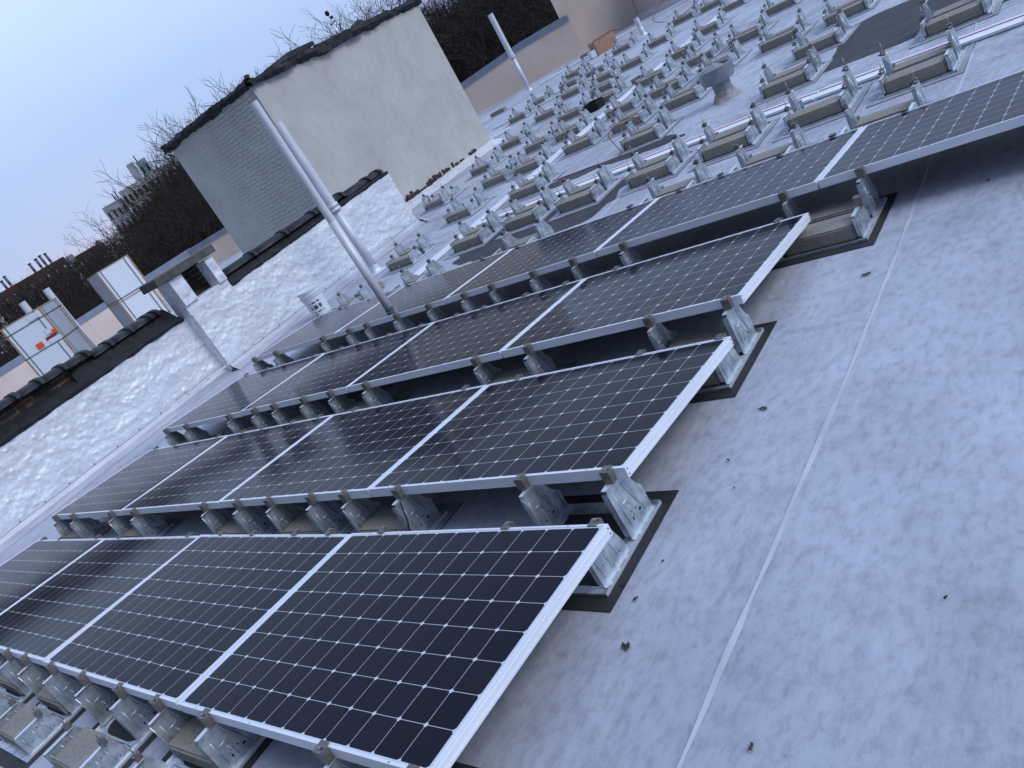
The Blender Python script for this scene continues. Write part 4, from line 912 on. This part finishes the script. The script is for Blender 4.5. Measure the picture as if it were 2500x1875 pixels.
block(rb_, 156.4, 154.75, 230, -15, zel(230, 1.95), 15, M_rb, 6, 3, M_pw, .28, hf=.35); 
rb2 = empty('brick_tenement', pos(159, 215, -15), 'low dark brick building with a few pale windows behind the leftmost module stack', 'building')
block(rb2, 161.4, 156.6, 215, -15, zel(215, 2.3), 15, M_rb, 9, 3, M_pw, .16, hf=.3)
sh = empty('rooftop_shed', pos(156.4, 226, zel(230, 1.9)), 'small pale rooftop shed on the brick tenement roof', 'shed'); block(sh, 156.75, 156.1, 229, zel(230, 1.7), zel(230, 2.18), 5, M_apt2, 0, 0)
dm = empty('water_tank', pos(154.5, 220, zel(220, 1.2)), 'small domed water tank on the skyline left of the apartment block', 'water tank')
b = MB(); b.lathe([(.0, 3.6), (.5, 3.4), (1.0, 2.6), (1.1, 2.2), (1.1, .2), (0, .2)], 14); b.build('tank', noisy('rusty_tank', (.10, .06, .06), (.16, .10, .10), 1, .9), dm)
b = MB(); [b.tube([(x, y, -2), (x * .8, y * .8, .2)], .09, 5) for x, y in ((.9, .9), (-.9, .9), (.9, -.9), (-.9, -.9))]; b.build('leg_frame', M_hole, dm)
for i, (az, e1) in enumerate([(158.39, 2.84), (157.95, 2.90), (157.66, 2.95), (157.34, 2.90), (159.92, 2.92), (160.2, 2.78)]):
    p = pos(az, 420, -15); o = empty('smokestack', p, ['tall thin dark smokestack on the left skyline, %s' % s for s in ('first of the group of four', 'second of the group of four', 'third of the group of four', 'last of the group of four', 'taller of the pair at the left edge', 'shorter one at the very left edge')][i], 'smokestack', 'smokestacks on the skyline')
    b = MB(); h = zel(420, e1) + 15; b.tube([(0, 0, 0), (0, 0, h * .9)], [1.0, .62], 10); b.tube([(0, 0, h * .9), (0, 0, h)], [.62, .6], 10); b.build('shaft', mat('stack_brick', (.16, .16, .20), .9), o); c = MB(); c.tube([(0, 0, h + .01), (0, 0, h + .5)], .75, 10); c.build('rim', M_hole, o)

# ------------------------------------------------------------------ bare winter trees
M_bark = noisy('bark', (.045, .036, .030), (.095, .08, .068), 2.5, .95); M_twig = noisy('twigs', (.022, .016, .014), (.045, .034, .029), .8, 1.0)
M_pale = noisy('pale_bark', (.11, .10, .085), (.19, .18, .155), 1.5, .95)
def tree_meshes(seed, H=20, spread=1.0, depth=7):
    rnd = random.Random(seed); T, W = MB(), MB()
    def seg(mb, p, q, r0, r1, n):
        d = (q - p); 
        if d.length < 1e-4: return
        d.normalize(); a = d.orthogonal().normalized(); c = d.cross(a); k = len(mb.v)
        for pt, r in ((p, r0), (q, r1)):
            for i in range(n): t = 2 * math.pi * i / n; mb.v.append(tuple(pt + (a * math.cos(t) + c * math.sin(t)) * r))
        for i in range(n): j = (i + 1) % n; mb.f.append((k + i, k + j, k + n + j, k + n + i)); mb.m.append(0); mb.sm.append(True)
    def grow(p, d, ln, r, lv):
        mb = T if lv < 3 else W; nseg = 3 if lv < 4 else 2; q = p
        for i in range(nseg):
            w_ = Vector((rnd.gauss(0, 1), rnd.gauss(0, 1), rnd.gauss(0, .7))) * (.13 + .03 * lv)
            d = (d + w_ + Vector((0, 0, .06 if lv > 0 else 0))).normalized(); n2 = q + d * (ln / nseg); ra = r * (1 - .28 * i / nseg); rb = r * (1 - .28 * (i + 1) / nseg)
            seg(mb, q, n2, max(ra, .009), max(rb, .007), 7 if lv == 0 else (5 if lv < 3 else 3)); q = n2
            if lv >= 1 and lv < depth and i < nseg - 1 and rnd.random() < .8: branch(q, d, ln * .62, rb * .5, lv + 1)
        if lv < depth:
            for _ in range(3 if lv in (1, 2, 3) else 2 + (rnd.random() < .5)): branch(q, d, ln * rnd.uniform(.6, .82), r * .58, lv + 1)
    def branch(p, d, ln, r, lv):
        a = d.orthogonal().normalized(); c = d.cross(a); t = rnd.uniform(0, 2 * math.pi); k = rnd.uniform(.35, .95) * spread
        grow(p, (d + (a * math.cos(t) + c * math.sin(t)) * k).normalized(), ln, r, lv)
    grow(Vector((0, 0, 0)), Vector((0, 0, 1)), H * .30, H * .018, 0)
    return T, W
VAR = []
for sd_, H, sp_ in ((1, 20, .95), (5, 21, 1.05), (9, 19, .85), (14, 22, 1.0)):
    T, W = tree_meshes(sd_, H, sp_); tm = T.mesh('trunk', M_bark); tp = T.mesh('trunk', M_pale); wm_ = W.mesh('crown', M_twig); zt = max(v[2] for v in W.v); VAR.append((tm, tp, wm_, zt, len(W.f)))
print('tree faces', [v[4] for v in VAR], [round(v[3], 1) for v in VAR])
rt_ = random.Random(3)
skyl = [(108, 3.0), (118, 4.0), (124, 5.0), (128, 4.6), (131, 6.2), (133, 6.9), (136, 7.1), (138, 6.6), (140, 6.0), (145, 6.3), (146.5, 6.4), (148.6, 6.0), (149.6, 4.2), (151, 2.7), (152.5, 2.5), (154, 2.5), (155, 2.0), (157, 2.2), (161, 2.4), (172, 2.0)]
def sky_el(az):
    for (a, e), (a2, e2) in zip(skyl, skyl[1:]):
        if a <= az <= a2: return e + (e2 - e) * (az - a) / (a2 - a)
    return 2.5
SIDE = lambda az: 'behind the left module stacks' if az > 155.5 else ('before the apartment block' if az > 148.5 else ('left of the stucco bulkhead' if az > 141 else ('behind the stucco bulkhead roof' if az > 129.5 else 'above the far tan parapet')))
for ring, (D0, step) in enumerate(((51, 2.8), (62, 2.4), (77, 2.2), (98, 2.3))):
    az = 112 + ring
    while az < 168:
        D = D0 + rt_.uniform(-4, 4); a = az + rt_.uniform(-.9, .9); vi = rt_.randrange(4); tm, tp, wm_, zt, _ = VAR[vi]; az += step
        e = sky_el(a) + (.7 if a < 147 else .2) - rt_.uniform(0, 1.3) - (0 if ring < 2 else .3); ztop = zel(D, e); s = (ztop + 15) / zt
        if a > 154: s *= .93
        o = empty('bare_tree', pos(a, D, -15), 'bare leafless tree %s, %s' % (SIDE(a), ('nearest row', 'second row', 'third row', 'back row')[ring]), 'tree', 'bare trees beyond the roof', rt_.uniform(0, 6.28)); o.scale = (s * 1.05, s * 1.05, s)
        link('trunk', tp if rt_.random() < .4 else tm, o); link('crown', wm_, o)
# the wooded park beyond: one mass of branches nobody could count
rw = random.Random(11); b = MB()
for i in range(34000):
    az = rw.uniform(106, 174); D = rw.uniform(125, 165); hmax = zel(D, min(sky_el(az), 3.0) * .72) + 15; z = -15 + hmax * (rw.random() ** .55); p = pos(az, D, z)
    for k in range(3):
        d = Vector((rw.gauss(0, 1), rw.gauss(0, 1), rw.gauss(.7, .8))).normalized() * rw.uniform(1.2, 3.4); s = Vector((rw.gauss(0, 1), rw.gauss(0, 1), rw.gauss(0, 1))).normalized() * rw.uniform(.03, .09)
        b.poly([tuple(p - s), tuple(p + s), tuple(p + d)])
tag(b.build('woodland', M_twig), 'mass of distant bare winter woodland on the skyline', 'woodland', None, 'stuff')

for o in bpy.data.objects:   # top-level structure needs nothing more; drop leftovers of unused prototypes
    pass
